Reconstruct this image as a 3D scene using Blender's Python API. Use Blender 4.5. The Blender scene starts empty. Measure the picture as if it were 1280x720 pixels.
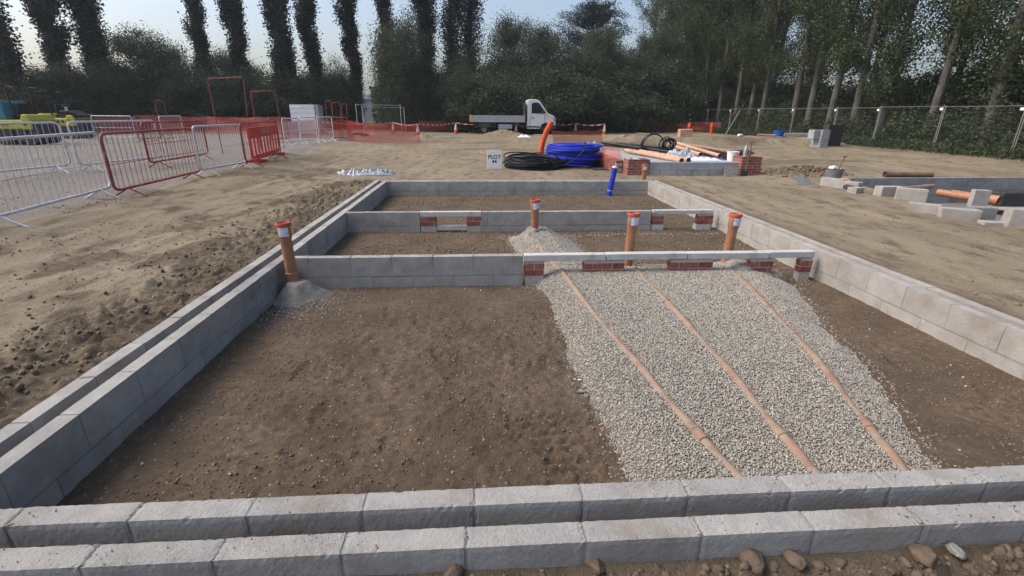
import bpy, math, random
import numpy as np
from mathutils import Vector, Matrix
HAZE = .0005; random.seed(7); RNG = np.random.default_rng(11)
R = math.radians
SC = bpy.context.scene
COL = SC.collection

# ------------------------------------------------------------------ camera (measured from the block courses)
F, CP, CY, CR, CH = 600.0, R(20.09), R(3.94), R(0.47), 1.508
fw = Vector((math.sin(CY)*math.cos(CP), math.cos(CY)*math.cos(CP), -math.sin(CP)))
rt = Vector((math.cos(CY), -math.sin(CY), 0)); up = rt.cross(fw)
rt2 = rt*math.cos(CR) + up*math.sin(CR); up2 = up*math.cos(CR) - rt*math.sin(CR)
CAMP = Vector((0, 0, CH))
cam_d = bpy.data.cameras.new('camera'); cam = bpy.data.objects.new('camera', cam_d); COL.objects.link(cam)
M = Matrix((rt2, up2, -fw)).transposed().to_4x4(); M.translation = CAMP
cam.matrix_world = M
cam_d.sensor_width = 36; cam_d.lens = 36*F/1280; cam_d.clip_start = 0.05; cam_d.clip_end = 3000
SC.camera = cam
def ray(x, y): return fw*F + rt2*(x-640) + up2*(360-y)
def PZ(x, y, z=-0.12):          # point of the level z seen at a measured place
    d = ray(x, y); t = (z-CH)/d.z; p = CAMP + d*t; return Vector((p.x, p.y, z))
def PY(x, y, Y):                # point of the vertical plane Y
    d = ray(x, y); return CAMP + d*(Y/d.y)

# ------------------------------------------------------------------ noise
def _h(ix, iy, s):
    n = (ix.astype(np.int64)*374761393 + iy.astype(np.int64)*668265263 + s*982451653) & 0x7fffffff
    n = ((n ^ (n >> 13))*1274126177) & 0x7fffffff
    return ((n ^ (n >> 16)) & 0xffff)/65535.0
def vn(x, y, s=0):
    ix, iy = np.floor(x), np.floor(y); fx, fy = x-ix, y-iy
    fx = fx*fx*(3-2*fx); fy = fy*fy*(3-2*fy)
    a, b = _h(ix, iy, s), _h(ix+1, iy, s); c, d = _h(ix, iy+1, s), _h(ix+1, iy+1, s)
    return (a+(b-a)*fx)*(1-fy) + (c+(d-c)*fx)*fy
def fbm(x, y, s=0, o=4, g=0.5):
    v = 0; a = 1; t = 0
    for i in range(o):
        v = v + a*vn(x*2**i+17.3*i, y*2**i-9.1*i, s+i*7); t += a; a *= g
    return v/t - 0.5
def ss(a, b, x): 
    t = np.clip((x-a)/(b-a), 0, 1); return t*t*(3-2*t)

XL, XR, YF, YM1, YM2, YB = -2.12, 4.0, 1.64, 5.16, 7.69, 11.33   # inner faces of the plot
def band(v, a, b, w): return ss(a-w, a, v)*(1-ss(b, b+w, v))

def gravel_top(x, y):
    """height of the gravel above -9 where there is none"""
    lx = 0.66 + 0.12*fbm(y*1.3, x*0+3, 5) - 0.10*ss(4.6, 5.3, y) + 0.02*(5-y)
    rx = np.interp(y, [1.6, 2.0, 3.0, 4.0, 5.0, 6.0], [2.42, 2.6, 2.98, 3.30, 3.62, 3.75]) + 0.25*fbm(y*1.8, x*0+9, 8)
    top = np.interp(y, [1.5, 2.2, 3.5, 4.8, 5.3, 6.2], [-0.19, -0.235, -0.225, -0.21, -0.205, -0.30])
    sl = np.minimum((x-lx)/0.34, (rx-x)/0.55)
    e = np.clip(sl, -0.6, 1)
    z = -0.385 + (top+0.385)*(1-(1-np.clip(e, -1, 1))**1.8*np.sign(1-e)) 
    z = np.where(e < 0, -0.385+0.25*e, z)
    back = ss(5.45, 6.1, y)
    z = z*(1-back) + (-0.5)*back
    z = np.where(y > 6.05, -0.9, z)
    cx_ = np.interp(y, [5.0, 5.4, 6.2, 7.0, 7.6], [1.05, 1.02, .92, .84, .80]); hh = np.interp(y, [4.9, 5.3, 6.0, 6.6, 7.0, 7.3, 7.5], [.0, .15, .19, .24, .27, .10, -.05])
    z = np.where(y > 5.0, np.maximum(z, -.36+hh*np.clip(1.25-np.abs(x-cx_)/np.where(x < cx_, .42, .60)*1.25, -.3, 1)**1), z)
    return z + 0.012*fbm(x*5, y*5, 31)
def ground(x, y):
    x = np.asarray(x, float); y = np.asarray(y, float)
    n1 = fbm(x*0.5, y*0.4, 1); n2 = fbm(x*3.1, y*2.3, 2); n3 = fbm(x*11, y*11, 3, 3); n4 = fbm(x*34, y*34, 4, 2)
    near = 1-ss(12, 30, np.hypot(x, y))
    base = -0.12 + 0.13*ss(-4.2, -7.5, x)*(1-ss(26, 40, y)) + 0.05*ss(3.6, 4.6, x)*band(y, 1, 12, 1) + 0.04*ss(11, 12.2, y)
    out = base + 0.07*n1 + (0.012*n2+0.012*n3)*(0.3+0.7*near)
    # wheel ruts on the left track and smoothed track on the right
    rut = vn(x*1.6+0.25*np.sin(y*0.6), y*0.12+x*0.05, 12)
    out = out + (rut-0.5)*0.07*ss(-3.2, -4.6, x)*(1-ss(20, 40, y))
    pt = ss(.06, .16, fbm(x*.9, y*.7, 77, 4, .6))*ss(-2.6, -3.2, x)*ss(-8, -7, x)*(1-ss(14, 22, y)); out = out + pt*(np.abs(fbm(x*6, y*6, 78, 3, .6))*.09-.01)
    def rut_(u, wd, dp): return -dp*np.exp(-(u/wd)**4) + dp*.55*np.exp(-((np.abs(u)-wd*1.5)/(wd*.5))**2)
    for c0, c1, c2 in ((-4.05, .085, .25), (-5.65, .085, .25), (-4.75, .15, 1.1), (-6.3, .15, 1.1)):
        cx_ = c0+c1*(y-5)+.10*np.sin(y*.55+c2); td = 1+.35*np.sign(np.sin(y*2*math.pi/.16+3*np.abs(x-cx_)))
        out = out + rut_(x-cx_, .15, .022)*td*ss(-.22, .05, fbm(x*.6, y*.35, 87)+.05)*(1-ss(13, 22, y))*ss(1, 2, y)*(x < -2.9)
    for c0, c1 in ((16.6, .03), (18.4, .03), (20.2, -.05), (22.3, -.05), (24.6, .02)):
        out = out + rut_(y-(c0+c1*x+.2*np.sin(x*.4+c0)), .28, .035)*band(x, -9, 18, 3)*ss(-.15, .1, fbm(x*.3, y*.3, 88)+.04)*(1-band(x, 3.5, 9.5, .5)*(y < 19))
    for c0, c1 in ((4.9, .02), (6.6, .02)):
        out = out + rut_(x-(c0+c1*y+.1*np.sin(y*.5)), .13, .012)*band(y, 2, 11, 1)*(1+.35*np.sign(np.sin(y*2*math.pi/.16)))
    # churned strip beside the left wall, in front of the front wall and right of the right wall
    ml = band(x, -3.25, -2.42, 0.5)*band(y, -1, 11.5, 1.5)
    mf = 1-ss(1.20, 1.36, y)
    chl = np.abs(fbm(x*7, y*7, 21, 4, .6))*2
    out = out + ml*(0.13*chl-0.02) + mf*(1-ml)*(0.13*chl-0.040+0.05*n2) + 0.006*n4*(ml+mf)
    # bank of spoil far right
    bk = band(y, 26.9, 29.6, 0.9)*band(x, 7.5, 19.5, 1.5)
    out = out + bk*(0.36+0.12*n2)
    # spoil by the second plot
    hp = np.exp(-(((x-8.9)/0.9)**2+((y-13.0)/0.75)**2)); out = out + hp*(0.22+0.3*n2+0.1*n3)
    hp = np.exp(-(((x-0.9)/3.2)**2+((y-35)/1.6)**2)); out = out + hp*0.0
    for hx, hy, hr, hz in ((-3.3, 30.5, .7, .28), (1.8, 36.5, 1.3, .45)):
        hp = np.exp(-(((x-hx)/hr)**2+((y-hy)/(hr*.7))**2)); out = out + hp*(hz+0.3*n2)
    # excavation of the right-hand plot
    ex = ss(.0, .28, x-(7.95+.30*(np.minimum(y, 12.5)-7.1))+.25*n2)*ss(6.75, 7.1, y+.2*n2)*(1-ss(11.5, 11.75, y-.07*(x-9)))*(1-ss(24, 25, x))
    out = out*(1-ex) + (-0.50+0.05*n2+0.02*n3)*ex
    # inside the plot
    ins = -0.345 + 0.035*n1 + 0.018*n2 + 0.011*n3*(1+0.5*n2) + 0.009*n4 + 0.03*ss(4.5, 8, y)
    lump = band(x, -1.1, 0.7, .7)*band(y, 2.0, 4.0, .8)
    ins = ins + lump*(np.abs(fbm(x*9, y*9, 41, 3, .6))*0.075)
    ins = ins + 0.05*np.exp(-((x-XR)/0.5)**2)*(1-ss(5, 6, y))*0.4
    inside = (x > XL-0.05) & (x < XR+0.05) & (y > YF-0.05) & (y < YB+0.05)
    wall = (x > XL-0.27) & (x < XR+0.27) & (y > YF-0.27) & (y < YB+0.27) & ~inside
    # tread marks of boots and machine pads pressed into the soil
    tr_ = band(x, .18, .62, .10)*band(y, 2.05, 2.62, .10)*ss(-.08, .04, fbm(x*4, y*4, 83)+.06); ins = ins + tr_*(.010*np.sign(np.sin(y*2*math.pi/.085+.8*np.sin(x*9)))*(np.sin(x*2*math.pi/.11) > -.75)-.012)
    for fx, fy, fa in ((-.9, 4.4, .3), (-.55, 4.05, .5), (-.35, 3.5, .35), (-1.35, 3.3, -.2), (-1.05, 2.75, -.1), (3.3, 3.2, -.3), (3.55, 2.7, -.4), (3.15, 4.1, -.2)):
        u_ = (x-fx)*math.cos(fa)+(y-fy)*math.sin(fa); v_ = -(x-fx)*math.sin(fa)+(y-fy)*math.cos(fa); e_ = (u_/.05)**2+(v_/.145)**2
        ins = ins - .014*(1-ss(.7, 1.15, e_))*(1+.35*np.sign(np.sin(v_*2*math.pi/.03))) + .006*np.exp(-((e_-1.5)/.5)**2)
    ins = ins - 0.012*np.exp(-((y-YM1)/0.15)**2)
    z = np.where(inside, ins, np.where(wall, -0.23+0.01*n2, out))
    return z
def gz(x, y): return float(ground(np.array([x]), np.array([y]))[0])

# ------------------------------------------------------------------ materials
def mat(name, col, rough=0.85, var=0.15, scale=8.0, bump=0.0, bscale=60.0, metal=0.0, col2=None, spec=0.3, dirt=None, island=0.0, stretch=None, dscale=3.0, dlo=.5, dhi=.7):
    m = bpy.data.materials.new(name); m.use_nodes = True
    nt = m.node_tree; N = nt.nodes; L = nt.links; b = N['Principled BSDF']
    b.inputs['Roughness'].default_value = rough; b.inputs['Metallic'].default_value = metal
    b.inputs['Specular IOR Level'].default_value = spec
    tc = N.new('ShaderNodeTexCoord'); src = tc.outputs['Object']
    if stretch:
        mp = N.new('ShaderNodeMapping'); mp.inputs['Scale'].default_value = stretch; L.new(src, mp.inputs[0]); src = mp.outputs[0]
    nz = N.new('ShaderNodeTexNoise'); nz.inputs['Scale'].default_value = scale; nz.inputs['Detail'].default_value = 6; L.new(src, nz.inputs['Vector'])
    rp = N.new('ShaderNodeValToRGB'); c2 = col2 or tuple(c*(1-var*2) for c in col)
    rp.color_ramp.elements[0].position = 0.3; rp.color_ramp.elements[1].position = 0.7
    rp.color_ramp.elements[0].color = (*c2, 1); rp.color_ramp.elements[1].color = (*[min(1, c*(1+var)) for c in col], 1)
    L.new(nz.outputs['Fac'], rp.inputs[0]); out = rp.outputs[0]
    if dirt:
        n2 = N.new('ShaderNodeTexNoise'); n2.inputs['Scale'].default_value = dscale; n2.inputs['Detail'].default_value = 8; n2.inputs['Roughness'].default_value = .65; L.new(src, n2.inputs['Vector'])
        mr = N.new('ShaderNodeMapRange'); mr.inputs[1].default_value = dlo; mr.inputs[2].default_value = dhi; mr.clamp = True; L.new(n2.outputs['Fac'], mr.inputs[0])
        mx = N.new('ShaderNodeMixRGB'); mx.inputs[2].default_value = (*dirt, 1); L.new(out, mx.inputs[1]); L.new(mr.outputs[0], mx.inputs[0]); out = mx.outputs[0]
    if island:
        g = N.new('ShaderNodeNewGeometry'); mr = N.new('ShaderNodeMapRange'); mr.inputs[3].default_value = 1-island; mr.inputs[4].default_value = 1+island
        L.new(g.outputs['Random Per Island'], mr.inputs[0])
        mx = N.new('ShaderNodeVectorMath'); mx.operation = 'SCALE'; L.new(out, mx.inputs[0]); L.new(mr.outputs[0], mx.inputs['Scale']); out = mx.outputs[0]
    L.new(out, b.inputs['Base Color'])
    if bump:
        nb = N.new('ShaderNodeTexNoise'); nb.inputs['Scale'].default_value = bscale; nb.inputs['Detail'].default_value = 5; L.new(src, nb.inputs['Vector'])
        bp = N.new('ShaderNodeBump'); bp.inputs['Distance'].default_value = bump; bp.inputs['Strength'].default_value = 1; L.new(nb.outputs['Fac'], bp.inputs['Height']); L.new(bp.outputs[0], b.inputs['Normal'])
    return m

def block_mat(name, col, dark, stain, isl=.09, st_lo=.52):
    m = bpy.data.materials.new(name); m.use_nodes = True
    nt = m.node_tree; N = nt.nodes; L = nt.links; b = N['Principled BSDF']; b.inputs['Roughness'].default_value = .92; b.inputs['Specular IOR Level'].default_value = .2
    g = N.new('ShaderNodeNewGeometry'); P = g.outputs['Position']
    def noise(s_, d, r_=.6):
        n = N.new('ShaderNodeTexNoise'); n.inputs['Scale'].default_value = s_; n.inputs['Detail'].default_value = d; n.inputs['Roughness'].default_value = r_; L.new(P, n.inputs['Vector']); return n.outputs['Fac']
    def rng(v, a, c, lo=0, hi=1):
        n = N.new('ShaderNodeMapRange'); n.inputs[1].default_value = a; n.inputs[2].default_value = c; n.inputs[3].default_value = lo; n.inputs[4].default_value = hi; L.new(v, n.inputs[0]); return n.outputs[0]
    def mix(f, a, c):
        n = N.new('ShaderNodeMixRGB')
        for i, v in ((0, f), (1, a), (2, c)):
            if isinstance(v, tuple): n.inputs[i].default_value = (*v, 1)
            else: L.new(v, n.inputs[i])
        return n.outputs[0]
    c = mix(rng(noise(7, 6), .35, .65), dark, col)
    c = mix(rng(noise(160, 3), .55, .72, 0, .55), c, tuple(v*.55 for v in col))
    c = mix(rng(noise(230, 2), .60, .74, 0, .5), c, tuple(min(1, v*1.45) for v in col))
    c = mix(rng(noise(2.3, 7, .65), st_lo, st_lo+.2, 0, .8), c, stain)
    sc = N.new('ShaderNodeVectorMath'); sc.operation = 'SCALE'; L.new(c, sc.inputs[0]); L.new(rng(g.outputs['Random Per Island'], 0, 1, 1-isl, 1+isl), sc.inputs['Scale']); L.new(sc.outputs[0], b.inputs['Base Color'])
    ad = N.new('ShaderNodeMath'); ad.operation = 'MULTIPLY_ADD'; ad.inputs[1].default_value = .6; L.new(noise(240, 4, .7), ad.inputs[0]); L.new(noise(48, 6, .68), ad.inputs[2])
    bp = N.new('ShaderNodeBump'); bp.inputs['Distance'].default_value = .009; bp.inputs['Strength'].default_value = 1.0; L.new(ad.outputs[0], bp.inputs['Height']); L.new(bp.outputs[0], b.inputs['Normal']); return m
def stone_mat(name, cols):
    m = bpy.data.materials.new(name); m.use_nodes = True; nt = m.node_tree; N = nt.nodes; L = nt.links; b = N['Principled BSDF']; b.inputs['Roughness'].default_value = .8
    g = N.new('ShaderNodeNewGeometry'); rp = N.new('ShaderNodeValToRGB'); rp.color_ramp.interpolation = 'CONSTANT'
    while len(rp.color_ramp.elements) < len(cols): rp.color_ramp.elements.new(.5)
    for i, c in enumerate(cols): rp.color_ramp.elements[i].position = i/len(cols); rp.color_ramp.elements[i].color = (*c, 1)
    L.new(g.outputs['Random Per Island'], rp.inputs[0]); L.new(rp.outputs[0], b.inputs['Base Color']); return m

def ground_mat():
    m = bpy.data.materials.new('earth'); m.use_nodes = True
    nt = m.node_tree; N = nt.nodes; L = nt.links; b = N['Principled BSDF']; b.inputs['Roughness'].default_value = .95; b.inputs['Specular IOR Level'].default_value = .15
    tc = N.new('ShaderNodeTexCoord'); P = tc.outputs['Object']
    def noise(s, d=5, r=.55, st=None):
        n = N.new('ShaderNodeTexNoise'); n.inputs['Scale'].default_value = s; n.inputs['Detail'].default_value = d; n.inputs['Roughness'].default_value = r
        if st:
            mp = N.new('ShaderNodeMapping'); mp.inputs['Scale'].default_value = st; mp.inputs['Rotation'].default_value = (0, 0, R(-6)); L.new(P, mp.inputs[0]); L.new(mp.outputs[0], n.inputs['Vector'])
        else: L.new(P, n.inputs['Vector'])
        return n.outputs['Fac']
    def rng(v, a, c, lo=0, hi=1):
        n = N.new('ShaderNodeMapRange'); n.inputs[1].default_value = a; n.inputs[2].default_value = c; n.inputs[3].default_value = lo; n.inputs[4].default_value = hi; L.new(v, n.inputs[0]); return n.outputs[0]
    def mix(f, a, c, t='MIX'):
        n = N.new('ShaderNodeMixRGB'); n.blend_type = t
        for i, v in ((0, f), (1, a), (2, c)):
            if isinstance(v, (int, float)): n.inputs[i].default_value = v
            elif isinstance(v, tuple): n.inputs[i].default_value = (*v, 1)
            else: L.new(v, n.inputs[i])
        return n.outputs[0]
    def att(n_):
        n = N.new('ShaderNodeAttribute'); n.attribute_name = n_; return n.outputs['Fac']
    dry = mix(rng(noise(.6, 8, .6, (1.0, .45, 1)), .35, .65), (.198, .160, .109), (.292, .238, .166))
    dry = mix(rng(noise(3.5, 8, .65, (1.3, .6, 1)), .50, .68), dry, (.110, .086, .059))
    dry = mix(rng(noise(45, 3), .55, .75), dry, (.31, .265, .20))
    soil = mix(rng(noise(2.2, 7, .6), .35, .65), (.092, .066, .045), (.168, .123, .084))
    soil = mix(rng(noise(18, 5), .42, .66), soil, (.100, .074, .052))
    dark = mix(rng(noise(6, 6), .3, .7), (.078, .060, .041), (.150, .117, .080))
    gry = mix(rng(noise(30, 4), .4, .6), (.15, .137, .128), (.235, .218, .208))
    grs = mix(rng(noise(8, 5), .4, .6), (.055, .065, .025), (.12, .11, .06))
    c = mix(att('inn'), dry, soil); c = mix(att('dk'), c, dark); c = mix(att('gry'), c, gry); c = mix(att('grs'), c, grs)
    # small pale stones in the earth
    vo = N.new('ShaderNodeTexVoronoi'); vo.inputs['Scale'].default_value = 42; L.new(P, vo.inputs['Vector'])
    vc = N.new('ShaderNodeSeparateColor'); L.new(vo.outputs['Color'], vc.inputs[0])
    st1 = N.new('ShaderNodeMath'); st1.operation = 'LESS_THAN'; st1.inputs[1].default_value = .30; L.new(vo.outputs['Distance'], st1.inputs[0])
    st2 = N.new('ShaderNodeMath'); st2.operation = 'GREATER_THAN'; st2.inputs[1].default_value = .86; L.new(vc.outputs[0], st2.inputs[0])
    st = N.new('ShaderNodeMath'); st.operation = 'MULTIPLY'; L.new(st1.outputs[0], st.inputs[0]); L.new(st2.outputs[0], st.inputs[1])
    c = mix(st.outputs[0], c, mix(vc.outputs[1], (.16, .135, .105), (.32, .285, .24)))
    L.new(c, b.inputs['Base Color'])
    h1 = noise(26, 8, .7); h2 = noise(110, 4, .6)
    ad = N.new('ShaderNodeMath'); ad.operation = 'MULTIPLY_ADD'; ad.inputs[1].default_value = .35; L.new(h2, ad.inputs[0]); L.new(h1, ad.inputs[2])
    ad2 = N.new('ShaderNodeMath'); ad2.operation = 'MULTIPLY_ADD'; ad2.inputs[1].default_value = .25; L.new(st.outputs[0], ad2.inputs[0]); L.new(ad.outputs[0], ad2.inputs[2])
    bp = N.new('ShaderNodeBump'); bp.inputs['Distance'].default_value = .03; bp.inputs['Strength'].default_value = .9; L.new(ad2.outputs[0], bp.inputs['Height']); L.new(bp.outputs[0], b.inputs['Normal'])
    return m

def leaf_mat(name, a, c, tr=.25):
    m = bpy.data.materials.new(name); m.use_nodes = True
    nt = m.node_tree; N = nt.nodes; L = nt.links; b = N['Principled BSDF']
    b.inputs['Roughness'].default_value = .6; b.inputs['Specular IOR Level'].default_value = .25
    g = N.new('ShaderNodeNewGeometry'); tc = N.new('ShaderNodeTexCoord')
    nz = N.new('ShaderNodeTexNoise'); nz.inputs['Scale'].default_value = .9; nz.inputs['Detail'].default_value = 3; L.new(tc.outputs['Object'], nz.inputs['Vector'])
    ad = N.new('ShaderNodeMath'); ad.operation = 'MULTIPLY_ADD'; ad.inputs[1].default_value = .5; L.new(g.outputs['Random Per Island'], ad.inputs[0]); L.new(nz.outputs['Fac'], ad.inputs[2])
    rp = N.new('ShaderNodeValToRGB'); rp.color_ramp.elements[0].position = .45; rp.color_ramp.elements[1].position = 1.0
    rp.color_ramp.elements[0].color = (*a, 1); rp.color_ramp.elements[1].color = (*c, 1); L.new(ad.outputs[0], rp.inputs[0]); L.new(rp.outputs[0], b.inputs['Base Color'])
    t = N.new('ShaderNodeBsdfTranslucent'); L.new(rp.outputs[0], t.inputs[0]); mx = N.new('ShaderNodeMixShader'); mx.inputs[0].default_value = tr
    L.new(b.outputs[0], mx.inputs[1]); L.new(t.outputs[0], mx.inputs[2]); L.new(mx.outputs[0], N['Material Output'].inputs[0])
    return m

def net_mat(name, col, cell, open_, axis='XZ', alpha=1.0):
    """woven or welded mesh: strands of a fine grid, open between them"""
    m = bpy.data.materials.new(name); m.use_nodes = True
    nt = m.node_tree; N = nt.nodes; L = nt.links; b = N['Principled BSDF']; b.inputs['Base Color'].default_value = (*col, 1); b.inputs['Roughness'].default_value = .6
    uv = N.new('ShaderNodeUVMap'); sp = N.new('ShaderNodeSeparateXYZ'); L.new(uv.outputs[0], sp.inputs[0])
    def strand(o, c, w):
        a = N.new('ShaderNodeMath'); a.operation = 'DIVIDE'; a.inputs[1].default_value = c; L.new(o, a.inputs[0])
        f = N.new('ShaderNodeMath'); f.operation = 'FRACT'; L.new(a.outputs[0], f.inputs[0])
        l = N.new('ShaderNodeMath'); l.operation = 'LESS_THAN'; l.inputs[1].default_value = w; L.new(f.outputs[0], l.inputs[0]); return l.outputs[0]
    mx = N.new('ShaderNodeMath'); mx.operation = 'MAXIMUM'; L.new(strand(sp.outputs[0], cell[0], open_[0]), mx.inputs[0]); L.new(strand(sp.outputs[1], cell[1], open_[1]), mx.inputs[1])
    L.new(mx.outputs[0], b.inputs['Alpha']); return m

MT = {}
MT['earth'] = ground_mat()
MT['block'] = block_mat('concrete_block', (.40, .385, .36), (.31, .30, .285), (.25, .215, .175))
MT['block_warm'] = block_mat('concrete_block_warm', (.415, .39, .36), (.34, .32, .295), (.28, .235, .19), .05, .5)
MT['block_dark'] = block_mat('concrete_block_dark', (.31, .305, .305), (.24, .24, .24), (.17, .15, .13))
MT['mortar'] = block_mat('mortar', (.34, .325, .305), (.24, .23, .21), (.22, .19, .16), 0)
MT['brick'] = mat('red_brick', (.27, .095, .07), .85, .2, 20, .002, 150, island=.3, dirt=(.33, .25, .21), dscale=6, dlo=.6, dhi=.9)
MT['mortar_pale'] = mat('pale_mortar', (.42, .38, .34), .95, .1, 30)
MT['lintel'] = mat('precast_concrete', (.50, .50, .48), .8, .08, 6, .0015, 70, dirt=(.36, .34, .31), dscale=5)
MT['cement'] = mat('dry_cement', (.285, .268, .24), .95, .2, 14, .02, 60, dirt=(.19, .165, .135))
MT['terra'] = mat('terracotta_pipe', (.38, .175, .090), .5, .12, 5, dirt=(.42, .27, .18), dscale=7, dlo=.5, dhi=.8)
MT['terra_dusty'] = mat('dusty_terracotta_pipe', (.27, .165, .118), .8, .15, 7, dirt=(.27, .215, .165), dscale=12, dlo=.40, dhi=.62)
MT['terra_pale'] = mat('pale_orange_pipe', (.55, .32, .21), .55, .12, 4, dirt=(.46, .34, .27), dscale=5)
MT['redcap'] = mat('red_cap', (.44, .085, .045), .45, .1)
MT['white'] = mat('white_plastic', (.82, .82, .82), .5, .05, 6)
MT['label'] = mat('sticker', (.74, .75, .78), .5, .05, 14, col2=(.30, .34, .55), stretch=(1, 1, 6))
MT['blue'] = mat('blue_pipe', (.012, .035, .42), .42, .15, 7)
MT['bluel'] = mat('blue_plastic', (.02, .10, .42), .45, .15, 7)
MT['black'] = mat('black_pipe', (.016, .016, .018), .45, .3, 8)
MT['orange'] = mat('orange_duct', (.70, .10, .03), .5, .1, 6)
MT['galv'] = mat('galvanised_steel', (.60, .61, .63), .42, .10, 20, metal=.25, dirt=(.38, .34, .30), dscale=6)
MT['galv_far'] = mat('fence_steel', (.25, .26, .26), .5, .1, 20, metal=.3)
MT['redpaint'] = mat('worn_red_paint', (.30, .06, .05), .6, .2, 12, dirt=(.32, .20, .17), dscale=9)
MT['redplastic'] = mat('red_plastic', (.72, .045, .03), .45, .1, 3, dirt=(.42, .08, .06), dscale=4)
MT['cone'] = mat('cone_red', (.60, .08, .04), .55, .15, 9)
MT['conew'] = mat('cone_white', (.66, .63, .60), .4, .1, 15)
MT['vanw'] = mat('van_paint', (.66, .69, .73), .3, .04, 3, spec=.5)
MT['vanbed'] = mat('dropside_alloy', (.42, .44, .47), .45, .08, 6, metal=.3)
MT['glass'] = mat('dark_glass', (.015, .02, .025), .08, .1, spec=.6)
MT['tyre'] = mat('rubber', (.022, .022, .022), .85, .2)
MT['yellow'] = mat('yellow_paint', (.50, .46, .05), .5, .12, 5, dirt=(.30, .28, .10), dscale=5)
MT['teal'] = mat('teal_paint', (.05, .20, .26), .45, .12, 4)
MT['bark'] = mat('bark', (.070, .060, .050), .95, .3, 5, .03, 9, stretch=(1, 1, .25))
MT['bark_pale'] = mat('pale_bark', (.115, .108, .095), .95, .25, 3, .02, 9, dirt=(.07, .07, .06), dscale=2.5, dlo=.45, dhi=.65, stretch=(1, 1, .4))
MT['lf_pop'] = leaf_mat('poplar_leaf', (.018, .028, .024), (.046, .064, .046))
MT['lf_bush'] = leaf_mat('bush_leaf', (.030, .046, .030), (.080, .105, .058))
MT['lf_will'] = leaf_mat('willow_leaf', (.040, .056, .034), (.100, .120, .070))
MT['lf_con'] = leaf_mat('conifer_leaf', (.010, .022, .020), (.026, .046, .038), .1)
MT['lf_right'] = leaf_mat('broad_leaf', (.027, .043, .018), (.082, .106, .042), .33)
MT['lf_under'] = leaf_mat('undergrowth_leaf', (.024, .038, .018), (.070, .092, .040), .2)
MT['film'] = mat('plastic_film', (.38, .41, .44), .25, .15, 9, .02, 14, spec=.5)
MT['bag'] = mat('blue_grey_film', (.26, .31, .37), .35, .12, 8, .01, 20)
MT['slab'] = mat('grey_floor_block', (.33, .35, .37), .85, .1, 5, .002, 60)
MT['clod'] = mat('soil_clod', (.21, .168, .120), .95, .1, 20, .006, 60, island=.18)
MT['clodd'] = mat('dark_soil_clod', (.175, .130, .090), .95, .1, 20, .006, 60, island=.25)
MT['clodm'] = mat('moist_soil_clod', (.120, .088, .062), .95, .12, 25, .006, 80, island=.22)
MT['gravel'] = stone_mat('gravel', [(.36, .325, .265), (.29, .265, .22), (.235, .22, .19), (.385, .355, .295), (.26, .22, .17), (.30, .28, .245), (.18, .168, .15), (.335, .295, .235), (.285, .265, .23), (.45, .42, .37)])
MT['gravelbase'] = mat('gravel_fines', (.24, .22, .185), .95, .3, 60, .01, 90)
MT['pebble'] = stone_mat('pebble', [(.30, .26, .21), (.20, .17, .14), (.42, .38, .32), (.24, .20, .16), (.33, .29, .25)])
MT['net'] = net_mat('orange_netting', (.66, .07, .05), (.05, .05), (.32, .32))
MT['net_dim'] = net_mat('faded_netting', (.50, .10, .07), (.05, .05), (.32, .32))
MT['weld'] = net_mat('welded_wire', (.12, .125, .12), (.05, .20), (.035, .01))
MT['dkgrey'] = mat('dark_grey', (.05, .05, .055), .6, .2)
MT['signtext'] = mat('sign_ink', (.02, .025, .07), .6, .05)
MT['rust'] = mat('rusty_timber', (.17, .10, .065), .8, .2, 8)
MT['timber'] = mat('timber', (.42, .34, .25), .8, .15, 8, stretch=(1, 1, 6))
MT['farwall'] = mat('far_wall', (.36, .38, .41), .8, .05, .5)
MT['farroof'] = mat('far_roof', (.60, .62, .65), .6, .05, .5)
MT['ytag'] = mat('yellow_tag', (.62, .50, .10), .5, .05)

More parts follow.
